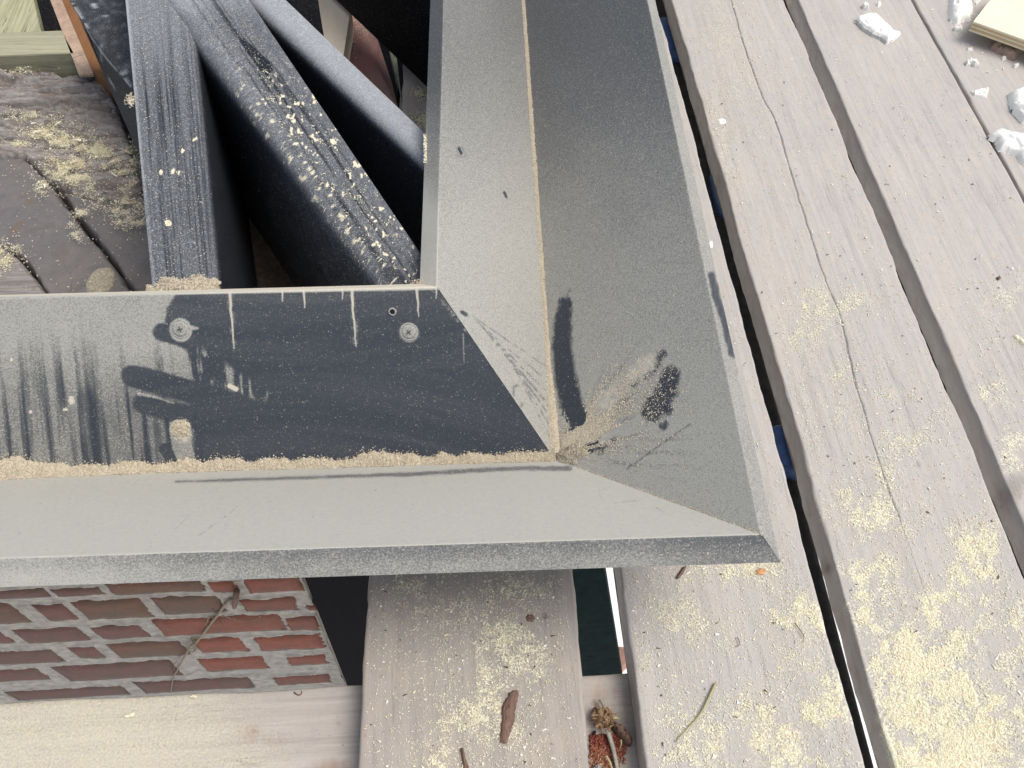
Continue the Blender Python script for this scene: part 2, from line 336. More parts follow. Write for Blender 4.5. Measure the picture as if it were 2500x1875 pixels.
# crosswise board under them
cy_far = U(0, 1715, -.042)[1]; cy2 = U(1470, 1645, -.042)[1]
def crosswise():
    x0, x1, z, th = -1.1, .30, -.042, .036; xs = np.arange(x0, x1, .003); v = np.linspace(0, 1, 70)
    far = np.interp(xs, [U(0, 1715, z)[0], U(1470, 1645, z)[0]], [cy_far, cy2]) + (fbm(xs * 14, xs * 0, 61, 4) - .5) * .003
    prof = [(0, -th), (0, -.003), (.001, -.0006), (.003, 0)]
    rows = [(far - p[0], p[1]) for p in prof]
    for t in v[1:]: rows.append((far - .003 - .217 * t, 0.))
    rows.append((far - .22, -th))
    X = np.repeat(xs[:, None], len(rows), 1); Y = np.stack([r[0] for r in rows], 1); Z = np.array([[r[1] for r in rows]]) + z + 0 * X
    Z = Z + (Z > z - .02) * ((fbm(X * 6, Y * 90, 62, 4) - .5) * .0016); V = np.stack([X, Y, Z], -1).reshape(-1, 3); n, m = X.shape
    px, py = PX(V)
    sw = np.where(px < 1200, .62 * ss(800, 200, px + .5 * (1715 - py)) * (.5 + .7 * fbm(px / 70, py / 30, 5)), 0) + .03
    st = blobs(px, py, [(800, 1880, 80, 40, 0, .55), (660, 1800, 120, 50, 10, .35), (620, 1785, 14, 10, 0, .5), (825, 1765, 12, 10, 0, .5), (1480, 1740, 100, 120, 0, .35)])
    o = mk('plank', V, gridq(n, m), None, M_CROSS, attrs={'saw': sw, 'stain': st}); meta(o, 'crosswise board at the bottom left below the brick wall, dusted pale yellow', 'plank')
crosswise()
plank('plank', 'grey plank seen through the opening beside the frame upright, with two sawdust lumps', U(984, 220, -.14)[0], U(984, 220, -.14)[0] + .2, .98, 2.3, M_DECK2, z=-.14, seed=6, dy=.008, nx=40)

# ================================================================== CORNER FRAME (two mitred V-shaped timber rails)
O_ = np.array([-0.0379365, 0.61518316, 0.185])
def rot(x, y, z):
    x, y, z = map(math.radians, (x, y, z)); c, s = math.cos, math.sin
    return np.array([[c(z), -s(z), 0], [s(z), c(z), 0], [0, 0, 1]]) @ np.array([[c(y), 0, s(y)], [0, 1, 0], [-s(y), 0, c(y)]]) @ np.array([[1, 0, 0], [0, c(x), -s(x)], [0, s(x), c(x)]])
FM = rot(-0.60184969, -1.93379374, -1.8323737)
K = np.array([[0, 0], [.0203, .0182], [.1437, -.1402], [.3099, .0097], [.3278, -.0111]])
def hp(s, o, h): return O_ + np.stack([s, -o, h], -1) @ FM.T     # point on the horizontal rail, s along it (negative = left)
def vp(s, o, h): return O_ + np.stack([o, s, h], -1) @ FM.T      # point on the upright, s along it (positive = away)
def rounded(pts, rad, nseg, counts):
    """polyline (o,h) through pts with a rounded middle corner"""
    a, b, c = map(np.array, pts); u = (a - b) / np.linalg.norm(a - b); w = (c - b) / np.linalg.norm(c - b)
    p1 = b + u * rad; p2 = b + w * rad; out = [a + (p1 - a) * t for t in np.linspace(0, 1, counts[0])]
    for t in np.linspace(0, 1, nseg + 2)[1:-1]: out.append((1 - t) ** 2 * p1 + 2 * t * (1 - t) * b + t * t * p2)
    out += [p2 + (c - p2) * t for t in np.linspace(0, 1, counts[1])]; return np.array(out)
frame = empty('corner_frame', O_ * np.array([1, 1, 0]) + np.array([0, 0, .01]))
meta(frame, 'big dark grey mitred timber corner frame covered in sawdust, wiped by fingers', 'frame')
def streak(px, py, sx, sy, s): return fbm(px / sx, py / sy, s, 4)
def dust_HA(px, py, o):
    """inner face of the horizontal rail; o = offset across"""
    n = fbm(px / 40, py / 40, 21, 4); w = (fbm(px / 30, py / 30, 25, 3) - .5) * 14
    sx = px - (py - 720) * .10                                 # streaks lean a little
    st = streak(sx, py, 13, 300, 31) * .65 + streak(sx, py, 34, 420, 33) * .35
    low = ss(770, 1020, py) * ss(560, 120, px + 120 * (n - .5) * 2) * .9 + ss(900, 1080, py) * .35
    base = .64 - .18 * ss(820, 1000, py) - 1.5 * np.clip(.53 - st, 0, 1) * 1.5 * np.clip(low + .25 * ss(800, 900, py), 0, 1)
    base = base + .10 * (n - .5)
    base -= .10 * ss(850, 1000, py) * ss(150, 350, px)
    poly = [(470, 690), (430, 722), (409, 752), (404, 785), (420, 822), (450, 845), (468, 862), (480, 900), (476, 932), (400, 920), (470, 985), (440, 1010),
            (440, 1028), (480, 1050), (480, 1160), (1500, 1160), (1150, 690)]
    lw_ = np.clip(ss(835, 870, py) * ss(935, 905, py) + ss(1025, 1060, py), 0, 1)
    d = pdist(px + w * .5 + (st - .5) * 130 * lw_ * ss(560, 480, px), py + w * .5, poly)
    d = np.minimum(d, seg(px + w * .4, py + w * .4, [(396, 811), (440, 825), (520, 860)], 22, 20))
    d = np.minimum(d, seg(px + w * .4, py + w * .4, [(325, 918), (400, 938), (560, 985), (700, 1000)], 27, 30))
    d = np.minimum(d, seg(px + w * .4, py + w * .4, [(348, 985), (430, 1008), (520, 1030)], 24, 26))
    wiped = ss(4, -4, d)
    # half-wiped streaks between the finger marks
    zone = inpoly(px, py, [(415, 850), (470, 850), (640, 955), (560, 965), (420, 930)]) | inpoly(px, py, [(560, 880), (700, 950), (690, 1000), (560, 960)])
    arc = (py - 900) + .00035 * (px - 700) ** 2 * np.sign(900 - py)
    cleanv = .03 + .055 * ss(.3, .75, fbm(px / 500, arc / 24, 43, 3)) - .02 * ss(950, 1110, py) + .07 * ss(820, 720, py)
    D = base * (1 - wiped) + cleanv * wiped
    D = np.where((px > 400) & (px < 500) & (py > 1010), D * (1 - .75 * ss(.56, .44, st)), D)
    D = D + .5 * (seg(px, py, [(339, 962), (380, 970), (424, 984)], 4, 2) < 0) * (1 - .3 * n)
    z2 = seg(px, py, [(480, 885), (640, 965)], 36, 14); D = np.maximum(D, .5 * ss(12, -8, z2) * ss(.50, .66, streak(px - (py - 720) * .1, py, 7, 50, 47)))
    D = np.maximum(D, .72 * ss(3, -3, np.minimum(seg(px, py, [(440, 803), (442, 808)], 27), seg(px, py, [(450, 800), (484, 801)], 12, 2))))
    D = np.maximum(D, .5 * ss(3, -3, seg(px, py, [(998, 811), (999, 812)], 24)))
    # dusty column below the lower screw, dark hollow round it
    c = seg(px, py, [(440, 1050), (445, 1090), (462, 1140)], 27, 20); D = np.where(c < 0, .55 + .25 * (n - .5), D)
    c2 = seg(px, py, [(402, 1095), (425, 1135), (450, 1150)], 14, 10); D = np.where(c2 < 0, .05, D)
    # thin drips of dust running down from the top edge
    for x, y1_, w_ in [(562, 850, 3.4), (688, 736, 2.6), (741, 752, 3.2), (835, 730, 2.2), (860, 846, 3.4), (1018, 772, 3.2), (1064, 728, 2.2)]:
        q = seg(px + 3 * (vn(py / 14, py * 0, 50) - .5), py, [(x, 700), (x + 3, (700 + y1_) / 2), (x + 9 * (y1_ - 700) / 150, y1_)], w_, .8)
        D = np.maximum(D, 1. * ss(1.6, -1.0, q)); D = np.maximum(D, .35 * ss(14, 0, q) * (fbm(px / 6, py / 9, 51, 2) > .56) * (y1_ > 800))
    q = seg(px, py, [(1131, 815), (1133, 886)], 1.6, .8); D = np.maximum(D, .6 * ss(1.2, -1.2, q))
    D = np.maximum(D, .35 * ss(6, 0, seg(px, py, [(1078, 735), (1160, 830)], 3)) * (fbm(px / 8, py / 8, 53, 2) > .5))
    D = np.maximum(D, 1. * ss(731, 724, py + px * .019))
    drip = np.clip(ss(728, 720, py + px * .019) + .0, 0, 1)
    for x, y1_, w_ in [(562, 850, 3.4), (688, 736, 2.6), (741, 752, 3.2), (835, 730, 2.2), (860, 846, 3.4), (1018, 772, 3.2)]: drip = np.maximum(drip, .9 * ss(1.2, -1.4, seg(px + 3 * (vn(py / 14, py * 0, 50) - .5), py, [(x, 700), (x + 3, (700 + y1_) / 2), (x + 9 * (y1_ - 700) / 150, y1_)], w_, .8)))
    D = np.maximum(D, .22 * ss(60, 0, 1345 - px + (1105 - py) * .69) * ss(1000, 1100, py) * (fbm(px / 9, py / 9, 57, 2) > .45))
    sw = .55 * ss(14, -6, seg(px, py, [(437, 1046), (445, 1060)], 20)) + .9 * (seg(px, py, [(560, 942), (576, 950)], 6) < 0) + .8 * (blobs(px, py, [(175, 975, 12, 14, 0, 1), (160, 1000, 8, 6, 0, 1), (75, 1005, 6, 6, 0, 1), (28, 877, 5, 6, 0, .9), (78, 950, 5, 5, 0, .9)]) * (fbm(px / 7, py / 7, 58, 2) + .4) > .55)
    sw = np.maximum(sw, .75 * drip)
    return np.clip(D, 0, 1), np.clip(sw, 0, 1)
def dust_HB(px, py, t):      # t: 0 top face, 1 lower chamfer
    n = fbm(px / 60, py / 30, 71, 4); D = .93 + .05 * (n - .5)
    q = seg(px, py, [(430, 1176), (700, 1167), (1000, 1158), (1250, 1144), (1390, 1144)], 4.0, 7.0)
    D = np.where(t < .5, D - .58 * ss(4, -4, q + 5 * (fbm(px / 25, py / 6, 72, 3) - .4)), D)
    for pts, w in [([(560, 1255), (520, 1282), (485, 1308)], 1.3), ([(600, 1215), (560, 1255)], 1.), ([(1463, 1190), (1470, 1222)], 1.4), ([(1480, 1195), (1420, 1180)], 1), ([(1500, 1228), (1560, 1222)], 1), ([(1600, 1238), (1630, 1256)], 1.2), ([(470, 1250), (430, 1290)], .8)]:
        D = D - .30 * ss(1.2, -.5, seg(px, py, pts, w)) * (t < .5) * (fbm(px / 9, py / 9, 75, 2) > .42)
    D = D - .3 * (fbm(px / 9, py / 5, 73, 2) > .90) * (t < .5)
    cham = .36 + .24 * ss(700, 0, px) + .12 * (n - .5) + .16 * ss(0, 60, py - (1362 - .031 * px)) - .12 * ss(1500, 1850, px)
    D = D * (1 - t) + cham * t
    sw = .22 * ss(1215, 1170, py + px * .03) * (1 - t) * ss(1400, 100, px)
    return np.clip(D, 0, 1), np.clip(sw, 0, 1)
def dust_VA(px, py, t):      # t: 0 left chamfer, 1 face
    n = fbm(px / 60, py / 120, 81, 4)
    face = .38 + .26 * ss(50, 650, py + 80 * (n - .5)) - .05 * ss(200, 0, py) * ss(1150, 1250, px)
    face = face - .55 * (np.minimum(seg(px, py, [(1120, 362), (1126, 374)], 3.5), seg(px, py, [(1231, 470), (1236, 480)], 3.5)) < 0)
    face = face - .6 * ss(2, -3, seg(px, py, [(1128, 762), (1137, 768)], 5)) - .12 * (np.abs(seg(px, py, [(1122, 367), (1128, 378)], 8)) < 2)
    fan = 0
    for ang, w in [(50, 2.5), (54, 2.0), (45, 1.6), (58, 1.6), (63, 1.6), (40, 1.2), (34, 1.1)]:
        a = math.radians(ang); x0, y0 = 1348, 1000 + (ang - 50) * 6
        q = seg(px + 5 * (fbm(px / 20, py / 20, 84, 2) - .5), py, [(x0, y0), (x0 - 240 * math.cos(a), y0 - 240 * math.sin(a))], w)
        fan = np.maximum(fan, ss(1.4, -.8, q))
    face = face - .26 * fan * (fbm(px / 7, py / 7, 85, 3) > .46) * ss(720, 800, py)
    face = face - .3 * ss(3, -3, np.abs(seg(px, py, [(1262, 950), (1266, 985)], 9)) - 2.5) * (n > .4)
    ch = .22 + .30 * ss(150, 420, py) + .55 * ss(400, 560, py + 60 * (n - .5))
    D = ch * (1 - t) + face * t
    return np.clip(D, 0, 1), np.clip(.55 * ss(560, 690, py) * (1 - t) * .6, 0, 1)
def dust_VB(px, py, t):      # t: 0 face, 1 right chamfer
    n = fbm(px / 90, py / 90, 91, 4); D = .26 + .33 * ss(0, 760, py + 120 * (n - .5)) + .10 * ss(700, 1100, py)
    w = (fbm(px / 10, py / 16, 92, 3) - .5)
    q = seg(px + w * 7, py, [(1380, 742), (1374, 780), (1372, 850), (1382, 930), (1398, 1000), (1432, 1075)], 14, 30)
    D = D - .75 * ss(10, -7, q + 40 * ss(960, 1060, py) * (fbm(px / 6, py / 6, 93, 2) - .38) + 16 * ss(800, 740, py) * (fbm(px / 5, py / 12, 89, 2) - .4))
    D = D - .3 * ss(4, -4, seg(px + w * 14, py, [(1385, 745), (1388, 705)], 5, 1.5)) * (fbm(px / 5, py / 9, 94, 2) > .45)
    for pts, r0, r1 in [([(1638, 916), (1630, 955), (1592, 1003)], 21, 25), ([(1617, 862), (1606, 892)], 7, 5), ([(1634, 998), (1630, 1010)], 7, 5), ([(1622, 1036), (1618, 1042)], 8, 6), ([(1545, 938), (1556, 932)], 5, 2), ([(1500, 994), (1535, 968)], 4, 1), ([(1460, 1100), (1500, 1070)], 7, 2), ([(1418, 1106), (1435, 1098)], 5, 2), ([(1575, 920), (1600, 908)], 4, 3)]:
        D = D - .6 * ss(8, -5, seg(px + w * 12, py + w * 10, pts, r0, r1))
    ang = np.degrees(np.arctan2(1105 - py, px - 1370)); rad = np.hypot(px - 1370, py - 1105)
    rays = fbm(ang / 2.2, rad / 160, 95, 3)
    D = D - .30 * ss(.56, .66, rays) * ss(420, 60, rad) * ss(75, 50, ang) * ss(-25, -5, ang) * (fbm(px / 6, py / 6, 96, 2) > .4)
    D = D - .3 * ss(1.5, -.6, seg(px, py, [(1530, 1145), (1685, 1035)], 1.5)) * (fbm(px / 7, py / 7, 97, 2) > .35)
    fanb = blobs(px, py, [(1560, 905, 75, 30, -42, 1.0), (1500, 965, 90, 40, -45, .8), (1440, 1060, 70, 50, -45, .9), (1640, 900, 30, 18, 0, .5), (1360, 760, 12, 30, 10, .7)])
    sw = np.clip(.9 * fanb * (.35 + .9 * fbm(px / 9, py / 9, 98, 3)) + .5 * ss(.5, .62, rays) * ss(260, 40, rad) * (px > 1380) - .1, 0, 1) * (1 - t) * ss(0, 8, q)
    ch = .54 + .10 * (n - .5) - .55 * ss(4, -4, seg(px + w * 6, py, [(1738, 672), (1750, 730), (1776, 800), (1792, 862)], 8, 12)) * (.55 + .6 * fbm(px / 6, py / 40, 99, 2))
    D = D * (1 - t) + ch * t
    return np.clip(D, 0, 1), np.clip(sw, 0, 1)
def rail(name, label, fn, prof, s_end, vertical, dustf, split, thick_vec, ns, power=1.0):
    n = ns; m = len(prof); tt = np.linspace(0, 1, n) ** power
    o, h = prof[:, 0][None], prof[:, 1][None]; s0 = (-o if vertical else o); s = s0 + (s_end - s0) * tt[:, None]
    oo = o + 0 * s; hh = h + 0 * s
    P = fn(s, oo, hh); px, py = PX(P)
    tmix = np.repeat(split[None], n, 0); D, Sw = dustf(px, py, tmix)
    bot = np.stack([prof[0] if split[0] == split.min() and False else prof[0], prof[-1]])
    V = P.reshape(-1, 3); q = gridq(n, m)
    # underside: two more lines
    B = thick_vec; k = len(V); ob = np.array([B[0][0], B[1][0]])[None]; hb = np.array([B[0][1], B[1][1]])[None]
    sb = (-ob if vertical else ob); sb = sb + (s_end - sb) * np.array([0, 1])[:, None]
    Pb = fn(sb, ob + 0 * sb, hb + 0 * sb).reshape(-1, 3)        # b0@start b1@start b0@end b1@end
    V = np.concatenate([V, Pb]); l0, l1 = (n - 1) * m, (n - 1) * m + m - 1
    q = list(map(list, q)) + [[0, l0, k + 2, k], [m - 1, k + 1, k + 3, l1], [k, k + 2, k + 3, k + 1]]
    tr = []
    for a, b_, lst in ((k, k + 1, list(range(0, m))), (k + 2, k + 3, list(range(l0, l1 + 1)))):
        for j in range(len(lst) - 1): tr.append([a, lst[j], lst[j + 1]])
        tr.append([a, lst[-1], b_])
    at = {'dust': np.concatenate([D.ravel(), [.1] * 4]), 'saw': np.concatenate([Sw.ravel(), [0] * 4])}
    ob_ = mk(name, V, q, tr, M_PAINT, attrs=at, parent=frame); ob_['label'] = label; return ob_
k0, k1, k2, k3, k4 = K
pA = rounded([k0, k1, k2], .0022, 4, (8, 190)); splA = np.array([0.] * 10 + [1.] * (len(pA) - 10))
pB = rounded([k2, k3, k4], .0022, 4, (110, 26)); splB = np.array([0.] * 112 + [1.] * (len(pB) - 112))
thA = [k0, k2 + (k0 - k1)]; thB = [k2 + (k4 - k3), k4]
# for A faces the profile runs k0 -> k1 -> k2, underside k0 .. k2'
pB2 = rounded([k2, k3, k4], .0022, 4, (210, 20)); splB2 = np.array([0.] * 212 + [1.] * (len(pB2) - 212))
pA2 = rounded([k0, k1, k2], .0022, 4, (22, 110)); splA2 = np.array([0.] * 24 + [1.] * (len(pA2) - 24))
bHA = rail('board', 'wiped inner board of the lower rail, with finger marks', hp, pA, -.72, False, dust_HA, splA, thA, 620)
bHB = rail('board', 'pale dusty outer board of the lower rail', hp, pB, -.72, False, dust_HB, splB, thB, 620)
bVA = rail('board', 'inner board of the upright rail', vp, pA2, 1.6, True, dust_VA, splA2, thA, 620, 1.5)
bVB = rail('board', 'wide outer board of the upright rail with dark smudges', vp, pB2, 1.6, True, dust_VB, splB2, thB, 620, 1.5)
# ---- screws and hole on the inner face of the lower rail
nA = FM @ np.array([0, -(k1 - k2)[1], 0]) * 0
eA = (k2 - k1) / np.linalg.norm(k2 - k1); nrmA = FM @ np.array([0, -(-eA[1]), eA[0]])   # outward/up normal of the A face
if nrmA[2] < 0: nrmA = -nrmA
def onA(px, py):
    d = R.T @ np.array([(px - CX) / FPX, -(py - CY) / FPX, -1.]); p0 = hp(np.array(0.), np.array(k1[0]), np.array(k1[1]))
    t = ((p0 - np.array([0, 0, H])) @ nrmA) / (d @ nrmA); return np.array([0, 0, H]) + d * t
def disc(name, c, nrm, rings, mat, parent, seg_=28, wob=0., label=None):
    """rings: list of (radius, height along the normal)"""
    q = np.array(Vector((0, 0, 1)).rotation_difference(Vector(nrm)).to_matrix()); V = []; F = []
    for r, h in rings:
        for i in range(seg_):
            a = 2 * math.pi * i / seg_; rr = r * (1 + wob * (random.random() - .5)); V.append(c + q @ np.array([rr * math.cos(a), rr * math.sin(a), h + wob * .2 * r * (random.random() - .5)]))
    for k in range(len(rings) - 1):
        for i in range(seg_): j = (i + 1) % seg_; F.append([k * seg_ + i, k * seg_ + j, (k + 1) * seg_ + j, (k + 1) * seg_ + i])
    V.append(c + q @ np.array([0, 0, rings[-1][1]])); T = [[(len(rings) - 1) * seg_ + i, (len(rings) - 1) * seg_ + (i + 1) % seg_, len(V) - 1] for i in range(seg_)]
    o = mk(name, V, F, T, mat, parent=parent, origin=c)
    if label: o['label'] = label
    return o
def screw(px, py, r, rotc, label):
    c = onA(px, py)
    disc('screw', c, nrmA, [(r * 1.28, .0001), (r * 1.22, .0006), (r * 1.08, .0004), (r * 1.0, -.0001), (r * .96, .0008), (r * .75, .0013), (r * .3, .0014)], M_STEEL, bHA, wob=.04, label=label)
    q = np.array(Vector((0, 0, 1)).rotation_difference(Vector(nrmA)).to_matrix())
    for k in range(2):                                         # dusty cross recess as bars on the head, its shade in their colour
        a = rotc + k * math.pi / 2; u = q @ np.array([math.cos(a), math.sin(a), 0]); v = q @ np.array([-math.sin(a), math.cos(a), 0])
        pts = [c + nrmA * (.0018 + .00005 * k) + u * r * .36 * sa + v * r * .07 * sb for sa, sb in ((-1, -1), (1, -1), (1, 1), (-1, 1))]
        prism('screw_recess', pts, .0009, M_RECESS, parent=bHA, bev=.0001)
screw(998, 810, .0078, .6, 'bare cross-head screw near the mitre')
screw(440, 803, .0085, .2, 'dust-filled screw beside the upper finger mark')
c = onA(958, 761)
disc('screw_hole', c, nrmA, [(.0044, .0002), (.0038, .0013), (.0030, .0012), (.0026, .0003)], M_STEEL, bHA, wob=.1)
disc('screw_hole', c + nrmA * .0005, nrmA, [(.0028, 0), (.0022, .0003)], M_HOLE, bHA)  # black disc on the surface, the hole's inner shade put into its colour
disc('screw', onA(440, 1045), nrmA, [(.0072, -.0002), (.0068, .0004), (.002, .0006)], M_STEEL, bHA, wob=.06, label='screw buried in sawdust')
SCREW3 = onA(440, 1045)

# ---- sawdust lying in the V of the two rails and over the corner
eB = (k3 - k2) / np.linalg.norm(k3 - k2)
def ridge(name, label, fn, ss_, wa, wb, seed, ns, nw=16, amp=1.0):
    """heap between a point wa(s) up the inner face and wb(s) up the outer face"""
    s = np.linspace(*ss_, ns); a = wa(s); b = wb(s); t = np.linspace(0, 1, nw)
    A2 = k2[None] - eA[None] * a[:, None]; B2 = k2[None] + eB[None] * b[:, None]
    Q = A2[:, None] * (1 - t)[None, :, None] + B2[:, None] * t[None, :, None]
    bulge = np.sin(np.pi * t)[None] * (.10 * (a + b))[:, None] * (.6 + .8 * fbm(s[:, None] * 60, t[None] * 3 + 0 * s[:, None], seed, 3)) * amp
    grit = (fbm(s[:, None] * 420, t[None] * 14 + 0 * s[:, None], seed + 5, 3) - .5) * .0026 * np.sin(np.pi * t)[None]
    Q[..., 1] += bulge + grit; Q[:, 0] += -eA * 0; Q[:, 0, 1] += .0003; Q[:, -1, 1] += .0003
    P = fn(s[:, None] + 0 * t[None], Q[..., 0], Q[..., 1])
    o = mk(name, P.reshape(-1, 3), gridq(ns, nw), None, M_HEAP); meta(o, label, 'sawdust', kind='stuff'); return o, P
def cover(P, N, s0, s1, name, label, lift=.0002, p0=0., mat=None):
    n, m = P.shape[:2]; a = RNG.uniform(0, n - 1.001, N); b = RNG.uniform(p0 * m, m - 1.001, N); i = a.astype(int); j = b.astype(int); fa = (a - i)[:, None]; fb = (b - j)[:, None]
    Q = (P[i, j] * (1 - fa) + P[i + 1, j] * fa) * (1 - fb) + (P[i, j + 1] * (1 - fa) + P[i + 1, j + 1] * fa) * fb; Q = Q + np.array([0, 0, lift])
    return flakes(name, Q, RNG.uniform(s0, s1, N), mat or M_BEIGE, label, flat=.9)
SC = .00052
def wav(s, sc, sd_, lo, hi): return lo + (hi - lo) * fbm(s * sc, s * 0 + sd_, int(sd_), 4)
def waH(s): k = ss(-.62, -.28, s); return (wav(s, 42, 3, .006, .044) * (1 - k) + wav(s, 60, 4, .0025, .017) * k) + .0022 * (vn(s * 420, s * 0, 9) - .5)
def wbH(s): k = ss(-.62, -.30, s); return (wav(s, 20, 6, .016, .024) * (1 - k) + wav(s, 40, 7, .005, .0085) * k) + .0012 * (vn(s * 500, s * 0, 10) - .5)
oR, PR = ridge('sawdust_ridge', 'beige sawdust ridge lying in the V of the lower rail', hp, (-.7, .1437), waH, wbH, 5, 1500)
cover(PR, 34000, .0004, .0011, 'sawdust_grains', 'granular surface of the sawdust ridge in the lower rail')
def waV(s): return .0028 + .002 * fbm(s * 120, s * 0, 12, 3) + .004 * ss(.05, -.14, s)
def wbV(s): return .0030 + .002 * fbm(s * 120, s * 0, 13, 3) + .005 * ss(.0, -.14, s)
oR, PR = ridge('sawdust_ridge', 'thin beige line of sawdust in the V of the upright rail', vp, (1.5, -.14), waV, wbV, 15, 2200, nw=8)
cover(PR[:2200], 14000, .0004, .0009, 'sawdust_grains', 'granular surface of the thin sawdust line in the upright rail')
# grains
gp = []; 
def addg(P, s): gp.append((P, s))
n = 5200; s = RNG.uniform(-.66, .14, n); t = RNG.random(n) ** 1.6
up = RNG.random(n) < .55; A = waH(s) * (.3 + .9 * t + .25 * RNG.exponential(.4, n)); B_ = wbH(s) * (.3 + .85 * t + .2 * RNG.exponential(.4, n))
Q = np.where(up[:, None], k2[None] - eA[None] * A[:, None], k2[None] + eB[None] * B_[:, None]); Q[:, 1] += .0012 + .003 * (1 - t) * RNG.random(n)
P = hp(s, Q[:, 0], Q[:, 1]); flakes('sawdust_grains', P, RNG.uniform(.0005, .0011, n), M_BEIGE, 'loose beige grains along the sawdust ridge of the lower rail', flat=.8)
n = 3000; s = RNG.uniform(-.14, 1.2, n); up = RNG.random(n) < .5; t = RNG.random(n)
A = waV(s) * (.3 + t); B_ = wbV(s) * (.3 + t); Q = np.where(up[:, None], k2[None] - eA[None] * A[:, None], k2[None] + eB[None] * B_[:, None]); Q[:, 1] += .0008
flakes('sawdust_grains', vp(s, Q[:, 0], Q[:, 1]), RNG.uniform(.0004, .0009, n), M_BEIGE, 'loose beige grains along the upright rail', flat=.8)
# fan of grains in the corner, on the outer face of the upright
nB = FM @ np.array([-eB[1], 0, eB[0]])
def onplane(px, py, p0, nr):
    px = np.asarray(px, float); py = np.asarray(py, float)
    d = np.stack([(px - CX) / FPX, -(py - CY) / FPX, -np.ones_like(px)], -1) @ R
    t = ((p0 - np.array([0, 0, H])) @ nr) / (d @ nr); return np.array([0, 0, H]) + d * t[..., None]
p0B = vp(np.array(0.), np.array(k2[0]), np.array(k2[1]))
n = 17000; ang = np.radians(RNG.normal(40, 17, n)); rad = RNG.gamma(1.5, 78, n); px = 1362 + rad * np.cos(ang); py = 1112 - rad * np.sin(ang) * .95
lim = 1112 + (px - 1350) * .36
ok = (px > 1352 + (1112 - py) * -.05) & (px < 1690) & (py < lim - 2) & (seg(px, py, [(1380, 742), (1372, 850), (1390, 960), (1410, 1020)], 14, 22) > 0)
ok &= (fbm(np.degrees(ang) / 5, rad / 90, 5, 3) + .25 * (rad < 70) > .45)
px, py = px[ok], py[ok]
flakes('sawdust_fan', onplane(px, py, p0B, nB) + nB * .0005, RNG.uniform(.0004, .00095, len(px)), M_BEIGE, 'fan of beige sawdust spread from the inner corner over the upright', flat=.6, normal=nB)
# knot of sawdust right in the corner
def blob_heap(name, label, cpx, rx, ry, hgt, p0, nr, mat, sd_, cat='sawdust', ang=0, kind='stuff', nn=44, grains=3000):
    u, v = np.meshgrid(np.linspace(-1, 1, nn), np.linspace(-1, 1, nn), indexing='ij'); a = math.radians(ang)
    du = u * rx * math.cos(a) - v * ry * math.sin(a); dv = u * rx * math.sin(a) + v * ry * math.cos(a)
    rr = np.hypot(u, v) + (fbm(u * 2.5 + 9, v * 2.5, sd_, 4) - .5) * 1.0
    h = np.clip(1 - rr, 0, 1) ** .7 * hgt * (.6 + .8 * fbm(u * 6, v * 6, sd_ + 3, 3)); P = onplane(cpx[0] + du, cpx[1] + dv, p0, nr) + nr * (h[..., None] - .0006)
    q = gridq(nn, nn); keep = (h.ravel()[q] > 0).any(1)
    o = mk(name, P.reshape(-1, 3), q[keep], None, mat); meta(o, label, cat, kind=kind); hh = h.ravel() > .0004; PP = P.reshape(-1, 3)[hh]; k = RNG.integers(0, len(PP), grains); Q = PP[k] + RNG.normal(0, 1, (grains, 3)) * rx / nn * .0006
    flakes('sawdust_grains', Q, RNG.uniform(.0005, .0013, grains), M_BEIGE, 'grains of the ' + label, flat=.9); return o
blob_heap('sawdust_heap', 'little sawdust mound at the inner corner of the frame', (1385, 1112), 52, 26, .004, p0B, nB, M_HEAP, 4, ang=-25)
blob_heap('sawdust_heap', 'sawdust filling the lower screw head of the wiped board', (440, 1048), 24, 23, .0035, SCREW3, nrmA, M_HEAP, 61, grains=900)
# line of sawdust caught in the mitre joint
n = 700; t = RNG.random(n) ** .8; a = K[2][None] + (K[3] - K[2])[None] * t[:, None]; P = vp(-a[:, 0] + RNG.normal(0, .0006, n), a[:, 0], a[:, 1] + .0004); P = P + RNG.normal(0, .0005, P.shape)
flakes('sawdust_line', P, RNG.uniform(.0004, .001, n), M_BEIGE, 'thin sawdust line caught along the outer mitre joint', flat=.8)
# fibre splinters at the broken tip
tip = vp(-K[4][0] + 0 * np.array(0.), np.array(K[4][0]), np.array(K[4][1]))

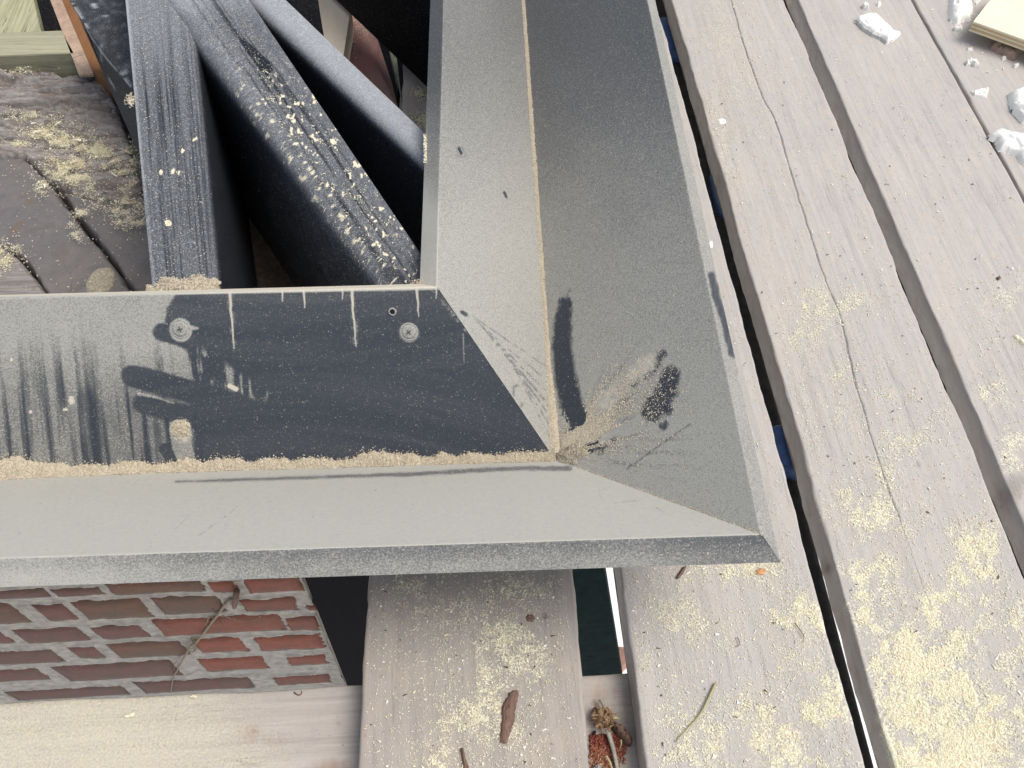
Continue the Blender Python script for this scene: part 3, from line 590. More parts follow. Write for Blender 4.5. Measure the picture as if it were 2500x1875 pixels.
# ================================================================== DARK BRACES inside the opening
def brace(name, label, L0, L1, R0, R1, z, depth, rl, rr, side_dust, top_fn, mat=M_PAINT2, ext0=0., ext1=.35, group='dark dusty braces meeting the frame', nl=420, tilt=0.):
    """L*/R* = photo pixels of the two upper edges (0 near, 1 far) laid on height z"""
    a0, a1, b0, b1 = [U(*p, z) for p in (L0, L1, R0, R1)]
    a0, a1 = a0 - (a1 - a0) * ext0, a1 + (a1 - a0) * ext1; b0, b1 = b0 - (b1 - b0) * ext0, b1 + (b1 - b0) * ext1
    prof = []                                                    # (w across 0..1, extra metres across, dz)
    for t in np.linspace(1, 0, 18): prof.append((0, 0, -rl - (depth - rl) * t))
    for t in np.linspace(0, 1, 9)[1:]: a = t * math.pi / 2; prof.append((0, rl * (1 - math.cos(a)), -rl * (1 - math.sin(a))))
    for t in np.linspace(0, 1, 60)[1:-1]: prof.append((t, rl * (1 - t) - rr * t, 0))
    for t in np.linspace(0, 1, 15): a = t * math.pi / 2; prof.append((1, -rr * (1 - math.sin(a)), -rr * (1 - math.cos(a))))
    for t in np.linspace(0, 1, 40)[1:]: prof.append((1, 0, -rr - (depth - rr) * t))
    prof = np.array(prof); s = np.linspace(0, 1, nl)[:, None]
    A = a0[None] * (1 - s) + a1[None] * s; B = b0[None] * (1 - s) + b1[None] * s; wd = B - A; wl_ = np.linalg.norm(wd, axis=1, keepdims=True); wu = wd / wl_
    P = A[:, None] + wd[:, None] * prof[None, :, 0:1] + wu[:, None] * prof[None, :, 1:2] + np.array([0, 0, 1])[None, None] * prof[None, :, 2:3]
    nz = np.zeros(len(prof))
    d = np.gradient(prof[:, 1] + prof[:, 0] * float(wl_.mean())); e = np.gradient(prof[:, 2]); nz = np.abs(d) / (np.hypot(d, e) + 1e-9)
    px, py = PX(P); m = len(prof)
    D, Sw = top_fn(px, py); k = np.repeat(ss(.25, .85, nz)[None], nl, 0)
    D = D * k + side_dust(px, py) * (1 - k)
    V = P.reshape(-1, 3); q = list(map(list, gridq(nl, m))); l = (nl - 1) * m; q += [[0, m - 1, l + m - 1, l]]
    tr = [[0, j, j + 1] for j in range(1, m - 1)] + [[l, l + j + 1, l + j] for j in range(1, m - 1)]
    o = mk(name, V, q, tr, mat, attrs={'dust': np.clip(D, 0, 1), 'saw': np.clip(Sw * k, 0, 1)}); fixn(o); meta(o, label, 'beam', group); return o
def lin(px, py, a, b):                                        # coordinates along / across a pixel line
    dx, dy = b[0] - a[0], b[1] - a[1]; L = math.hypot(dx, dy); return ((px - a[0]) * dx + (py - a[1]) * dy) / L, (-(px - a[0]) * dy + (py - a[1]) * dx) / L
def top1(px, py):
    u, v = lin(px, py, (305, 0), (372, 720)); st = fbm(v / 4.5, u / 260, 101, 4)
    D = .33 + .12 * ss(300, 0, py) - .9 * np.clip(.52 - st, 0, 1) * ss(-50, 250, py) + .0 + .3 * ss(14, 0, np.abs(v) + 10 * (st - .5))
    return D, .9 * (blobs(px, py, [(446, 368, 5, 6, 0, 1), (393, 421, 5, 8, 0, 1), (422, 418, 5, 8, 20, 1), (411, 545, 9, 9, 0, 1), (476, 340, 8, 4, -30, .9), (437, 420, 4, 4, 0, .8)]) > .45)
def top2(px, py):
    u, v = lin(px, py, (609, 0), (1022, 610)); st = fbm(v / 6, u / 200, 111, 4); D = .33 - 1.0 * np.clip(.52 - st, 0, 1) * ss(-60, -30, -np.abs(v - 70)) + .12 * ss(.6, .75, fbm(px / 5, py / 5, 112, 3)) + .12 * ss(60, 0, py) + .08 * ss(90, 110, v)
    D = D - .35 * (seg(px, py, [(592, 100), (650, 165)], 7, 16) < 0)
    c = (fbm(px / 9, py / 9, 113, 3) > .685) & (fbm(px / 80, py / 80, 114, 2) > .36)
    return D, .85 * c * ss(60, 300, py)
def top3(px, py): return .60 + .05 * fbm(px / 40, py / 40, 121, 3) + .1 * (fbm(px / 7, py / 7, 122, 2) > .72), 0 * px
sd1 = lambda px, py: .02 + .035 * fbm(px / 20, py / 40, 131, 3)
sd2 = lambda px, py: (.03 + .20 * ss(250, 640, py + 60 * fbm(px / 40, py / 40, 132, 3)) * (.5 + fbm(px / 12, py / 12, 133, 3)) * ss(640, 800, px + .25 * py))
brace('brace', 'dusty dark brace running straight up the left of the opening, sawdust heaped at its foot', (372, 722), (305, 0), (541, 722), (470, 0), .152, .32, .002, .013, sd1, top1, ext0=.05)
brace('brace', 'middle diagonal brace, thickly streaked with dust and flecked with sawdust lumps', (925, 705), (393, 0), (1034, 628), (609, 0), .158, .34, .028, .002, sd2, top2, ext0=.04)
brace('brace', 'upper diagonal brace with an even grey dust band and a clean black side', (1040, 410), (590, -10), (1045, 331), (699, 0), .150, .26, .022, .002, lambda px, py: .012 + .02 * fbm(px / 12, py / 12, 141, 2), top3, ext0=.03)
# clean black beam at the top, its lower edge crossing the opening
def black_beam():
    a = U(800, -20, -.10); b = U(1075, 243, -.10); a2 = a + (a - b) * 1.2
    up = np.array([0, 0, .34]); bk = np.array([.045, .05, 0]); q = [b, a2, a2 + bk, b + bk]
    o = prism('brace', [p + up for p in q], .34, M_BLACK); meta(o, 'clean black diagonal beam at the top of the opening against the upright', 'beam')
black_beam()
# black beam at the left of the first brace, with a scratched ridge
def black_left():
    r0, r1 = U(163, -10, .06), U(350, 256, .02); far = [U(163, -10, .06) + np.array([-.05, .12, 0])]
    T = [U(163, -10, .06), U(215, 72, .055), U(350, 256, .02), U(480, 330, .0), U(480, -10, .06)]
    Lw = [U(163, -10, .03), U(222, 92, .03), U(256, 190, -.02), U(395, 500, -.10)]
    back = [np.array([p[0] + .02, p[1] + .03, -.12]) for p in T]
    V = T + Lw + back
    q = [[0, 5, 6, 1], [9, 10, 11, 11]]
    F = [(0, 1, 2, 3, 4), (1, 0, 5, 6), (1, 6, 7), (1, 7, 8, 2), (2, 8, 3), (4, 3, 12, 13), (0, 4, 13, 9), (5, 0, 9), (5, 9, 10, 6), (6, 10, 7), (7, 10, 11, 8), (8, 11, 12), (3, 8, 12), (9, 13, 12, 11, 10)]
    import bmesh
    bm = bmesh.new(); vs = [bm.verts.new(v) for v in V]
    for f in F:
        try: bm.faces.new([vs[i] for i in f])
        except Exception: pass
    bmesh.ops.subdivide_edges(bm, edges=bm.edges, cuts=0); bmesh.ops.triangulate(bm, faces=bm.faces)
    bmesh.ops.subdivide_edges(bm, edges=bm.edges, cuts=24, use_grid_fill=True)
    bm.verts.ensure_lookup_table(); P = np.array([v.co[:] for v in bm.verts]); F3 = [[v.index for v in f.verts] for f in bm.faces]; bm.free()
    tr = [f for f in F3 if len(f) == 3]; qd = [f for f in F3 if len(f) == 4]
    px, py = PX(P); D = .10 + .16 * ss(.5, .7, fbm(px / 14, py / 10, 151, 3)) * (py < .0 + 215 + (px - 320) * 1.42)
    for pts, r in [([(163, -10), (195, 40), (222, 90), (262, 145), (320, 212)], 1.2), ([(225, 10), (258, 40)], .7), ([(295, 175), (320, 178)], .8), ([(300, 160), (310, 172)], .8), ([(245, 115), (248, 150)], .5), ([(265, 190), (280, 215)], .6)]:
        D = D + .55 * ss(2.5, 0, seg(px, py, pts, r)) * (fbm(px / 6, py / 6, 152, 2) > .35)
    o = mk('brace', P, qd, tr, M_PAINT2, attrs={'dust': np.clip(D, 0, 1), 'saw': 0 * D}, smooth=False); fixn(o); meta(o, 'scratched near-black beam end just left of the first brace', 'beam')
black_left()
# sawdust heap at the foot of the first brace
ZP = np.array([0, 0, 1.])
blob_heap('sawdust_heap', 'pale crumbly sawdust heap at the foot of the left brace', (452, 722), 92, 44, .016, U(452, 722, .152), ZP, M_HEAP, 31)
n = 900; px = RNG.uniform(368, 535, n); py = 722 - np.abs(RNG.normal(0, 15, n)) * (1 - ((px - 452) / 90) ** 2).clip(.1)
flakes('sawdust_grains', onplane(px, py, U(452, 700, .1545), ZP), RNG.uniform(.0006, .0016, n), M_BEIGE, 'loose grains of the heap at the foot of the left brace', flat=.8)
# lumps on the middle brace
L = [(648, 175), (640, 190), (655, 195), (660, 205), (663, 240), (670, 247), (655, 243), (668, 236), (755, 258), (668, 280), (688, 300), (795, 325), (780, 343), (785, 348), (787, 395), (735, 378), (790, 425), (846, 415), (850, 420), (892, 462), (920, 475), (868, 480), (850, 475), (880, 480), (898, 512), (842, 520), (845, 527), (955, 545), (950, 540), (925, 530), (962, 572), (883, 585), (886, 590), (965, 650), (935, 640), (760, 340), (555 + 150, 330), (815, 450)]
gx = []; gy = []
for x, y in L:
    k = random.randint(4, 13); gx += list(np.random.default_rng(int(x * y)).normal(x, 4, k)); gy += list(np.random.default_rng(int(x + y)).normal(y, 3.5, k))
n = 1700; t = RNG.random(n); v = RNG.random(n); lx = 609 + t * 413 - v * (110 + 0 * t) - 25; ly = t * 610 + v * 40 + 10
gx = np.array(gx + list(lx)); gy = np.array(gy + list(ly)); sz = np.concatenate([RNG.uniform(.0004, .0012, len(gx) - n), RNG.uniform(.00025, .0007, n)])
flakes('sawdust_lumps', onplane(gx, gy, U(800, 400, .159), ZP), sz, M_SAW, 'small pale sawdust lumps dotted over the middle brace', flat=.7)
e_ = U(925, 705, .158) - U(393, 0, .158); nS = np.cross(e_, ZP); nS = nS / np.linalg.norm(nS); pS = U(925, 705, .158)
if nS @ (np.array([0, 0, H]) - pS) < 0: nS = -nS
n = 9000; px = RNG.uniform(560, 900, n); py = RNG.uniform(300, 700, n); v_ = py - (215 + (px - 550) * 1.32); ok = (v_ > 18) & (v_ < 330) & (RNG.random(n) < .15 + .6 * ss(350, 650, py) * ss(620, 760, px + .2 * py)); px, py = px[ok], py[ok]
flakes('sawdust_specks', onplane(px, py, pS, nS) + nS * .0003, RNG.uniform(.00015, .00045, len(px)), M_SAW, 'fine specks of dust on the dark side of the middle brace', flat=.6, normal=nS)
n = 700; px = RNG.uniform(320, 500, n); py = RNG.uniform(0, 700, n); L = [(446, 368), (393, 421), (422, 418), (411, 545), (408, 540), (437, 422), (476, 340)]
for x, y in L: px = np.append(px, RNG.normal(x, 3, 7)); py = np.append(py, RNG.normal(y, 3, 7))
ok = (px > 318 + py * .09) & (px < 465 + py * .08); px, py = px[ok], py[ok]
flakes('sawdust_lumps', onplane(px, py, U(400, 400, .153), ZP), RNG.uniform(.0003, .0008, len(px)) * np.where(np.arange(len(px)) > len(px) - 40, 1.5, 1), M_SAW, 'few pale sawdust specks on the left brace', flat=.7)
n = 120; flakes('sawdust_clump', onplane(RNG.normal(318, 6, n), RNG.normal(244, 8, n), U(318, 244, .152), ZP), RNG.uniform(.0008, .0016, n), M_BEIGE, 'pinkish sawdust clump clinging to the edge of the left brace', flat=1.)
n = 260; px = RNG.uniform(1034, 1042, n); py = RNG.uniform(326, 398, n); flakes('sawdust_grains', onplane(px, py, U(1038, 360, .186), ZP), RNG.uniform(.0005, .001, n), M_SAW, 'short sawdust line between the upper brace and the upright', flat=.8)
n = 420; px = RNG.normal(1040, 16, n); py = 697 - np.abs(RNG.normal(0, 8, n)); ok = (px < 1062) & (px > 985); px, py = px[ok], py[ok]
flakes('sawdust_grains', onplane(px, py, U(1030, 695, .186), ZP), RNG.uniform(.0005, .001, len(px)), M_BEIGE, 'crumbs of sawdust at the inside angle of the frame', flat=.8)

# ================================================================== BRICK WALL below the lower rail
YW = .468
wall = empty('brick_wall', (-.35, YW + .05, -1.2)); meta(wall, 'old red brick wall with lime mortar seen below the lower rail', 'wall')
BR = [  # course by course: (x0, x1, y0, y1 at left end ... pixels of the brick face) and kind
 [(-60, 120, 1442, 1462, 'p'), (130, 250, 1438, 1455, 'p'), (262, 500, 1422, 1450, 'b'), (515, 575, 1420, 1446, 'r'), (600, 735, 1410, 1446, 'r')],
 [(-120, 55, 1476, 1527, 'b'), (100, 172, 1478, 1516, 'p'), (190, 360, 1466, 1512, 'b'), (380, 545, 1456, 1500, 'b'), (590, 725, 1463, 1493, 'r'), (752, 775, 1480, 1490, 'r')],
 [(-120, 18, 1538, 1575, 'p'), (42, 210, 1535, 1570, 'p'), (232, 355, 1528, 1560, 'p'), (378, 695, 1507, 1548, 'r'), (702, 775, 1508, 1540, 'r')],
 [(-110, 150, 1592, 1625, 'p'), (178, 245, 1580, 1610, 'p'), (270, 455, 1568, 1605, 'b'), (478, 598, 1559, 1594, 'r'), (625, 790, 1553, 1588, 'r')],
 [(-160, 118, 1640, 1668, 'p'), (135, 438, 1620, 1658, 'p'), (488, 652, 1606, 1638, 'r'), (702, 798, 1602, 1625, 'r')],
 [(10, 318, 1682, 1706, 'p'), (330, 620, 1660, 1688, 'p'), (668, 808, 1650, 1672, 'r')]]
bricks = []
for row in BR:
    for x0, x1, y0, y1, kd in row:
        xm = (x0 + x1) / 2; P0 = UY(xm, y0, YW); P1 = UY(xm, y1, YW); za, zb = P0[2], P1[2]; hz = abs(za - zb)
        # left/right edges measured at mid height of the brick
        xa = UY(x0, (y0 + y1) / 2, YW)[0]; xb = UY(x1, (y0 + y1) / 2, YW)[0]; bricks.append([xa, xb, min(za, zb), max(za, zb), kd])
XR_top, XR_bot = UY(735, 1405, YW), UY(840, 1670, YW)
def brick_mesh(w, h, sd_):
    nu, nv = 11, 5; u, v = np.meshgrid(np.linspace(0, 1, nu), np.linspace(0, 1, nv), indexing='ij')
    X = (u - .5) * w; Z = (v - .5) * h; edge = np.minimum(np.minimum(u, 1 - u) * w, np.minimum(v, 1 - v) * h)
    Y = .0035 * (1 - ss(0, .004, edge)) + (fbm(u * 5, v * 3, sd_, 3) - .5) * .003
    V = np.stack([X, Y, Z], -1).reshape(-1, 3); q = list(map(list, gridq(nu, nv))); rim = [i * nv for i in range(nu)] + [(nu - 1) * nv + j for j in range(1, nv)] + [i * nv + nv - 1 for i in range(nu - 2, -1, -1)] + [j for j in range(nv - 2, 0, -1)]
    k = len(V); V = np.concatenate([V, V[rim] + np.array([0, .06, 0]) * 1]); n = len(rim)
    for i in range(n): q.append([rim[i], rim[(i + 1) % n], k + (i + 1) % n, k + i])
    return V, q
for i, (xa, xb, za, zb, kd) in enumerate(bricks):
    if xb < -1.0: continue
    V, q = brick_mesh(xb - xa, zb - za, 200 + i); xa, xb, za, zb = xa - .0015, xb + .0015, za - .0025, zb + .0025; V, q = brick_mesh(xb - xa, zb - za, 200 + i); c = np.array([(xa + xb) / 2, YW - .0028 + .0022 * random.random(), (za + zb) / 2])
    mk('brick', V + c, q, None, {'r': M_BR, 'p': M_BP, 'b': M_BB}[kd], parent=wall, origin=c)
# hidden-height courses above and below so the wall is whole
zt = max(b[3] for b in bricks); zb_ = min(b[2] for b in bricks)
def mortar():
    x0, z0, z1 = -1.0, zb_ - .5, zt + .05; xs = np.arange(x0, XR_bot[0] + .012, .0019); zs = np.arange(zb_ - .02, z1, .0019)
    X, Z = np.meshgrid(xs, zs, indexing='ij'); d = np.full(X.shape, -1.)
    for xa, xb, za, zb, kd in bricks:
        q = np.minimum(np.minimum(X - xa, xb - X), np.minimum(Z - za, zb - Z)); d = np.maximum(d, q)
    smear = (fbm(X * 70, Z * 110, 301, 4) - .47) * .020 * ss(-.62, -.25, X) + (fbm(X * 260, Z * 300, 306, 3) - .5) * .004 - .002
    inside = ss(0, .003, d - smear * .6 - .001)
    Y = YW + .0005 + (fbm(X * 40, Z * 70, 302, 4) - .42) * .005 + inside * .02 + (1 - ss(.0, .004, d + .008)) * .0015
    xr = np.interp(Z, [XR_bot[2], XR_top[2]], [XR_bot[0], XR_top[0]]); X = np.minimum(X, xr + (fbm(Z * 60, Z * 0, 303, 3) - .5) * .004)
    V = np.stack([X, Y, Z], -1).reshape(-1, 3); n, m = X.shape; q = list(map(list, gridq(n, m)[:, ::-1]))
    k = len(V); bx = [[x0, YW + .2, zb_ - .02], [x0, YW + .2, z1], [XR_bot[0] - .002, YW + .2, zb_ - .02], [XR_top[0], YW + .2, z1]]
    V = np.concatenate([V, bx]); l = (n - 1) * m; q += [[k, k + 1, k + 3, k + 2], [m - 1, k + 1, k + 3, n * m - 1], [l, l + m - 1, k + 3, k + 2]]
    mk('mortar', V, q, None, M_MORT, parent=wall)
    lo = [(x0, YW + .012, zb_ - .02), (XR_bot[0], YW + .012, zb_ - .02), (XR_bot[0], YW + .2, zb_ - .02), (x0, YW + .2, zb_ - .02)]
    prism('plinth', lo, 3.0, M_MORT, parent=wall)
mortar()
# dark board to the right of the wall
def vboard(name, label, cat, pts, y, th, mat, group=None):
    T = [UY(a, b, y) for a, b in pts]; o = prism(name, T, 0, mat, vec=(0, th, 0)); meta(o, label, cat, group); return o
vboard('dark_board', 'flat black board in the gap right of the brick wall', 'board', [(700, 1300), (1000, 1290), (1000, 1800), (905, 1820)], YW - .012, .02, simple('flat_black_panel', (.010, .010, .012), .95, 90, .12, spec=.05))
vboard('green_post', 'dark green painted post showing between the two lower planks', 'post', [(1360, 1250), (1452, 1250), (1530, 1720), (1405, 1750)], YW + .03, .10, M_DARKG)
# pinkish thing on the pale ground below
prism('brick_chip', [U(1512 + a, 1600 + b, -1.6) for a, b in [(-18, -2), (0, -24), (26, -22), (30, 12), (8, 34), (-4, 30)]], .06, simple('pink_brick_dust', (.62, .36, .27), .9, 30, .2), bev=.01); meta(bpy.data.objects['brick_chip'], 'pinkish brick fragment glimpsed low between the planks', 'brick fragment')
# vine root clinging to the bricks
def tube(name, P, r, mat, parent=None, k=6, taper=.4):
    P = np.asarray(P, float); n = len(P); T = np.gradient(P, axis=0); T /= np.linalg.norm(T, axis=1, keepdims=True) + 1e-9
    a = np.cross(T, [0.3, .1, 1.]); a /= np.linalg.norm(a, axis=1, keepdims=True) + 1e-9; b = np.cross(T, a)
    rr = r * (1 - (1 - taper) * np.linspace(0, 1, n)); th = np.linspace(0, 2 * np.pi, k, endpoint=False)
    V = P[:, None] + rr[:, None, None] * (a[:, None] * np.cos(th)[None, :, None] + b[:, None] * np.sin(th)[None, :, None]); q = []
    for i in range(n - 1):
        for j in range(k): q.append([i * k + j, i * k + (j + 1) % k, (i + 1) * k + (j + 1) % k, (i + 1) * k + j])
    V = V.reshape(-1, 3); V = np.concatenate([V, P[[0, -1]]]); t = []
    for j in range(k): t += [[n * k, (j + 1) % k, j], [n * k + 1, (n - 1) * k + j, (n - 1) * k + (j + 1) % k]]
    return mk(name, V, q, t, mat, parent=parent)
def smooth_line(pts, n, wob=0, sd_=1):
    p = np.array(pts, float); t = np.linspace(0, len(p) - 1, n); k = np.arange(len(p)); x = np.stack([np.interp(t, k, p[:, i]) for i in range(p.shape[1])], 1)
    for _ in range(3): x[1:-1] = (x[:-2] + x[1:-1] * 2 + x[2:]) / 4
    r = np.random.default_rng(sd_); x[1:-1] += r.normal(0, wob, x[1:-1].shape); return x
vine = empty('vine_root', UY(418, 1690, YW)); meta(vine, 'dry vine root crawling down the brick wall with curled rootlets', 'vine')
def vl(name, pts, r, sd_=1):
    x = smooth_line(pts, 26, .8, sd_); P = np.array([UY(a, b, YW - .004) for a, b in x]); P[:, 1] += .002 * np.sin(np.linspace(0, 9, len(P))); tube(name, P, r, M_VINE, vine)
vl('stem', [(578, 1462), (555, 1468), (535, 1500), (505, 1535), (485, 1562), (462, 1580), (448, 1605), (435, 1635), (420, 1660), (417, 1695)], .0027)
vl('rootlet', [(525, 1510), (508, 1508), (503, 1525), (512, 1540)], .0013, 2); vl('rootlet', [(540, 1505), (580, 1515), (630, 1510), (650, 1498)], .0011, 3)
vl('rootlet', [(475, 1565), (465, 1560), (455, 1585), (475, 1592), (482, 1575)], .0015, 4); vl('rootlet', [(530, 1500), (518, 1490)], .0007, 5); vl('rootlet', [(442, 1600), (425, 1620), (428, 1645)], .0007, 6)
vl('rootlet', [(560, 1470), (600, 1478), (612, 1472)], .0007, 7); vl('rootlet', [(505, 1520), (540, 1522), (545, 1512)], .0006, 8); vl('rootlet', [(486, 1560), (470, 1575), (480, 1590), (466, 1585)], .0014, 9)
tube('stub', np.array([UY(578, 1442, YW - .012), UY(576, 1460, YW - .008), UY(572, 1482, YW - .001)]), .0045, M_BARK, vine, taper=.8)

# ================================================================== THINGS SEEN DOWN INSIDE THE OPENING
def surf(name, label, cat, poly, z, th, mat, step=4, relief=.004, sawf=None, stainf=None, seed=0, tiltf=None):
    """irregular slab: the polygon (photo pixels on height z) becomes a real relief surface with a skirt"""
    pw = np.array([U(a, b, z)[:2] for a, b in poly]); x0, y0 = pw.min(0); x1, y1 = pw.max(0); st = step / 1000
    # mapped grid between lower and upper boundary is overkill: clip a fine grid
    xs = np.arange(x0 - st, x1 + st * 2, st); ys = np.arange(y0 - st, y1 + st * 2, st); X, Y = np.meshgrid(xs, ys, indexing='ij')
    d = pdist(X, Y, [tuple(p) for p in pw]); h = (fbm(X * 35, Y * 110, seed, 5) - .5) * relief + (fbm(X * 14, Y * 16, seed + 4, 4) - .5) * relief
    if relief > .009: h = h - relief * .9 * ss(.10, .0, np.abs(fbm(X * 9, Y * 60, seed + 9, 4) - .5)) + relief * .35 * (fbm(X * 160, Y * 260, seed + 11, 3) - .5)
    d = d + (fbm(X * 60, Y * 60, seed + 12, 3) - .5) * .006
    Z = z + h - .02 * ss(-.004, .0, d) - th * ss(0, st * 1.2, d)
    if tiltf is not None: Z = Z + tiltf(X, Y)
    V = np.stack([X, Y, Z], -1).reshape(-1, 3); n, m = X.shape; q = gridq(n, m)[:, ::-1]; keep = (d.ravel()[q] < st * 1.5).all(1)
    px, py = PX(V); at = {'saw': sawf(px, py) if sawf else 0 * px, 'stain': stainf(px, py) if stainf else 0 * px}
    used = np.unique(q[keep]); remap = -np.ones(len(V), int); remap[used] = np.arange(len(used))
    o = mk(name, V[used], remap[q[keep]][:, ::-1], None, mat, attrs={k: v[used] for k, v in at.items()}); fixn(o); meta(o, label, cat); return o
def saw_in(px, py):
    b = blobs(px, py, [(170, 340, 70, 28, 15, 1.), (215, 365, 80, 30, 30, .95), (120, 325, 60, 14, 0, .8), (170, 425, 60, 32, 20, .95), (320, 400, 26, 60, 15, .95), (190, 400, 90, 20, 0, .6), (90, 415, 14, 16, 0, .8), (105, 455, 16, 16, 0, .8), (60, 280, 80, 12, 0, .5), (50, 350, 60, 6, 0, .6), (300, 500, 70, 30, 0, .55), (195, 520, 16, 10, 0, .9), (185, 565, 12, 20, -30, .7), (330, 540, 60, 16, 0, .5), (10, 620, 40, 30, 0, .6), (55, 172, 30, 8, 0, .6)])
    return b * (.25 + 1.2 * ss(.38, .62, fbm(px / 22, py / 14, 401, 4)))
surf('old_timber', 'rough rotten timber inside the opening, sawdust in its grain', 'timber', [(-120, 165), (40, 172), (180, 176), (255, 186), (300, 300), (335, 400), (350, 470), (290, 500), (250, 480), (180, 470), (110, 430), (60, 380), (-120, 380)], -.125, .03, M_OLD, 2.4, .018, saw_in, lambda px, py: .6 * (fbm(px / 60, py / 9, 403, 3) > .62), 41)
surf('stone_slab', 'dark worn slab in the middle of the opening with a round mortar patch', 'slab', [(-20, 380), (60, 385), (110, 430), (140, 470), (190, 540), (260, 620), (345, 740), (125, 740), (75, 655), (30, 610), (-20, 590)], -.135, .03, M_SLATE, 3, .009, saw_in, lambda px, py: .9 * (blobs(px, py, [(72, 492, 12, 9, 0, 1), (42, 555, 26, 10, -40, 1), (155, 610, 14, 8, 40, .5)]) > .4), 42)
surf('stone_slab', 'flat grey slab tucked beside the foot of the left brace', 'slab', [(152, 470), (250, 478), (300, 470), (360, 440), (420, 760), (352, 745), (300, 670), (230, 575), (180, 520)], -.140, .03, M_SLATE, 3, .007, saw_in, lambda px, py: .8 * (seg(px, py, [(270, 627), (330, 620), (380, 615)], 1.5) < 0) + .8 * (seg(px, py, [(335, 708), (380, 698)], 2) < 0) + .35 * (fbm(px / 12, py / 12, 404, 3) > .6) * (py < 560), 43)
surf('stone_slab', 'lighter grey slab at the far left above the lower rail', 'slab', [(-150, 575), (0, 595), (45, 625), (80, 668), (130, 745), (-150, 760)], -.128, .03, M_OLD, 3, .005, saw_in, None, 44)
bn = surf('mortar_bed', 'brown mortar bed under the slabs of the opening', 'mortar', [(-300, 120), (700, 300), (760, 800), (-300, 800)], -.175, .05, simple('brown_mortar_bed', (.085, .065, .05), .95, 120, .4, .003), 10, .01, seed=45)
# round mortar patch
nn = 40; u, v = np.meshgrid(np.linspace(0, 1, 14), np.linspace(0, 2 * np.pi, nn), indexing='ij')
c0 = U(242, 684, -.13); e1 = U(279, 676, -.13) - c0; e2 = U(246, 648, -.13) - c0
wb = 1 + .07 * (fbm(np.cos(v) * 2 + 5, np.sin(v) * 2 + 5, 55, 3) - .5) * 2
P = c0 + u[..., None] * wb[..., None] * (np.cos(v)[..., None] * e1 + np.sin(v)[..., None] * e2); P[..., 2] += .007 * (1 - u ** 6) - .006 + (fbm(P[..., 0] * 260, P[..., 1] * 260, 56, 3) - .5) * .004
o = mk('mortar_patch', P.reshape(-1, 3), gridq(14, nn), None, simple('pale_mortar_patch', (.36, .32, .24), .95, 260, .4, .002, .8)); meta(o, 'round pale mortar patch on the dark slab', 'mortar patch')
# timber bits at the top left
def slab(name, label, cat, pts, z, th, mat, group=None, bev=.002, parent=None):
    zz = z if hasattr(z, '__len__') else [z] * len(pts); o = prism(name, [U(a, b, c) for (a, b), c in zip(pts, zz)], th, mat, bev=bev, parent=parent)
    if parent is None: meta(o, label, cat, group)
    return o
slab('lumber_piece', 'greenish treated timber piece standing at the top left corner', 'timber', [(-60, 85), (101, 77), (68, -60), (-60, -60)], -.16, .05, M_GREEN)
slab('lumber_piece', 'pale treated batten lying across the top left above the rotten timber', 'timber', [(-60, 138), (182, 130), (152, 74), (-60, 82)], -.10, .055, M_GREENX)
slab('timber_board', 'orange-brown board on edge leaning beside the treated batten', 'timber', [(192, 182), (228, 180), (146, -12), (118, -12)], -.10, .006, M_PINKW)
slab('timber_board', 'orange-brown side of the leaning board', 'timber', [(228, 180), (262, 200), (200, 60), (172, -12), (146, -12)], -.104, .12, M_BROWN)
slab('dark_backing', 'added black sheet darkening the gap behind the treated timber', 'added sheet', [(-80, 160), (300, 160), (300, -120), (-80, -120)], -.19, .01, M_BLACK)  # added sheet, keeps the gap between the timbers dark
# things in the upper window of the opening
slab('pale_post', 'pale new softwood post seen through the gap below the black beam', 'post', [(772, -30), (792, 100), (838, 140), (857, 20), (850, -30)], -.115, .05, M_PALE)
slab('pink_board', 'board with flaking pink paint behind the upper brace', 'board', [(850, -10), (838, 140), (900, 215), (975, 275), (958, 205), (922, 95), (890, -10)], [-.19, -.19, -.19, -.20, -.22, -.22, -.2], .05, M_PINK)
slab('green_strip', 'thin whitish green strip beside the pink board', 'strip', [(950, 120), (978, 235), (975, 265), (984, 270), (966, 120)], -.20, .02, simple('whitish_green', (.30, .33, .24), .8, 60, .4))
o = prism('added_dark_floor', [np.array(p) for p in [(-1.6, .69, -.27), (.16, .69, -.27), (.16, 2.8, -.27), (-1.6, 2.8, -.27)]], .01, M_BLACK); meta(o, 'added black floor blocking the bright ground deep below the opening of the frame', 'added sheet')  # added floor, stops the pale ground lighting the opening from below
n = 260; px = np.concatenate([RNG.normal(1030, 12, n), RNG.normal(1030, 13, n)]); py = np.concatenate([RNG.normal(226, 8, n), RNG.normal(292, 10, n)])
flakes('sawdust_clump', onplane(px, py, U(1030, 250, -.138), ZP), RNG.uniform(.001, .002, 2 * n), M_SAW, 'two sawdust clumps on the grey plank beside the upright', flat=.8)
n = 420; L = [(850, 60, 14, 25), (845, 100, 12, 20), (880, 50, 12, 30)]; px = []; py = []
for a, b, c_, d_ in L: px += list(RNG.normal(a, c_, 140)); py += list(RNG.normal(b, d_, 140))
flakes('sawdust_clump', onplane(np.array(px), np.array(py), U(860, 60, -.186), ZP), RNG.uniform(.001, .002, n), M_SAW, 'sawdust caught on the pink board', flat=.8)
# shavings in the opening
n = 90000; px = RNG.uniform(-20, 380, n); py = RNG.uniform(160, 720, n); ok = RNG.random(n) < saw_in(px, py) * .8 + .004; px, py = px[ok], py[ok]
flakes('sawdust', onplane(px, py, U(200, 400, -.1235), ZP) + RNG.normal(0, .001, (len(px), 3)), RNG.uniform(.0004, .0013, len(px)), M_SAW, 'pale sawdust scattered over the rotten timber in the opening', flat=.6, long=2.2)

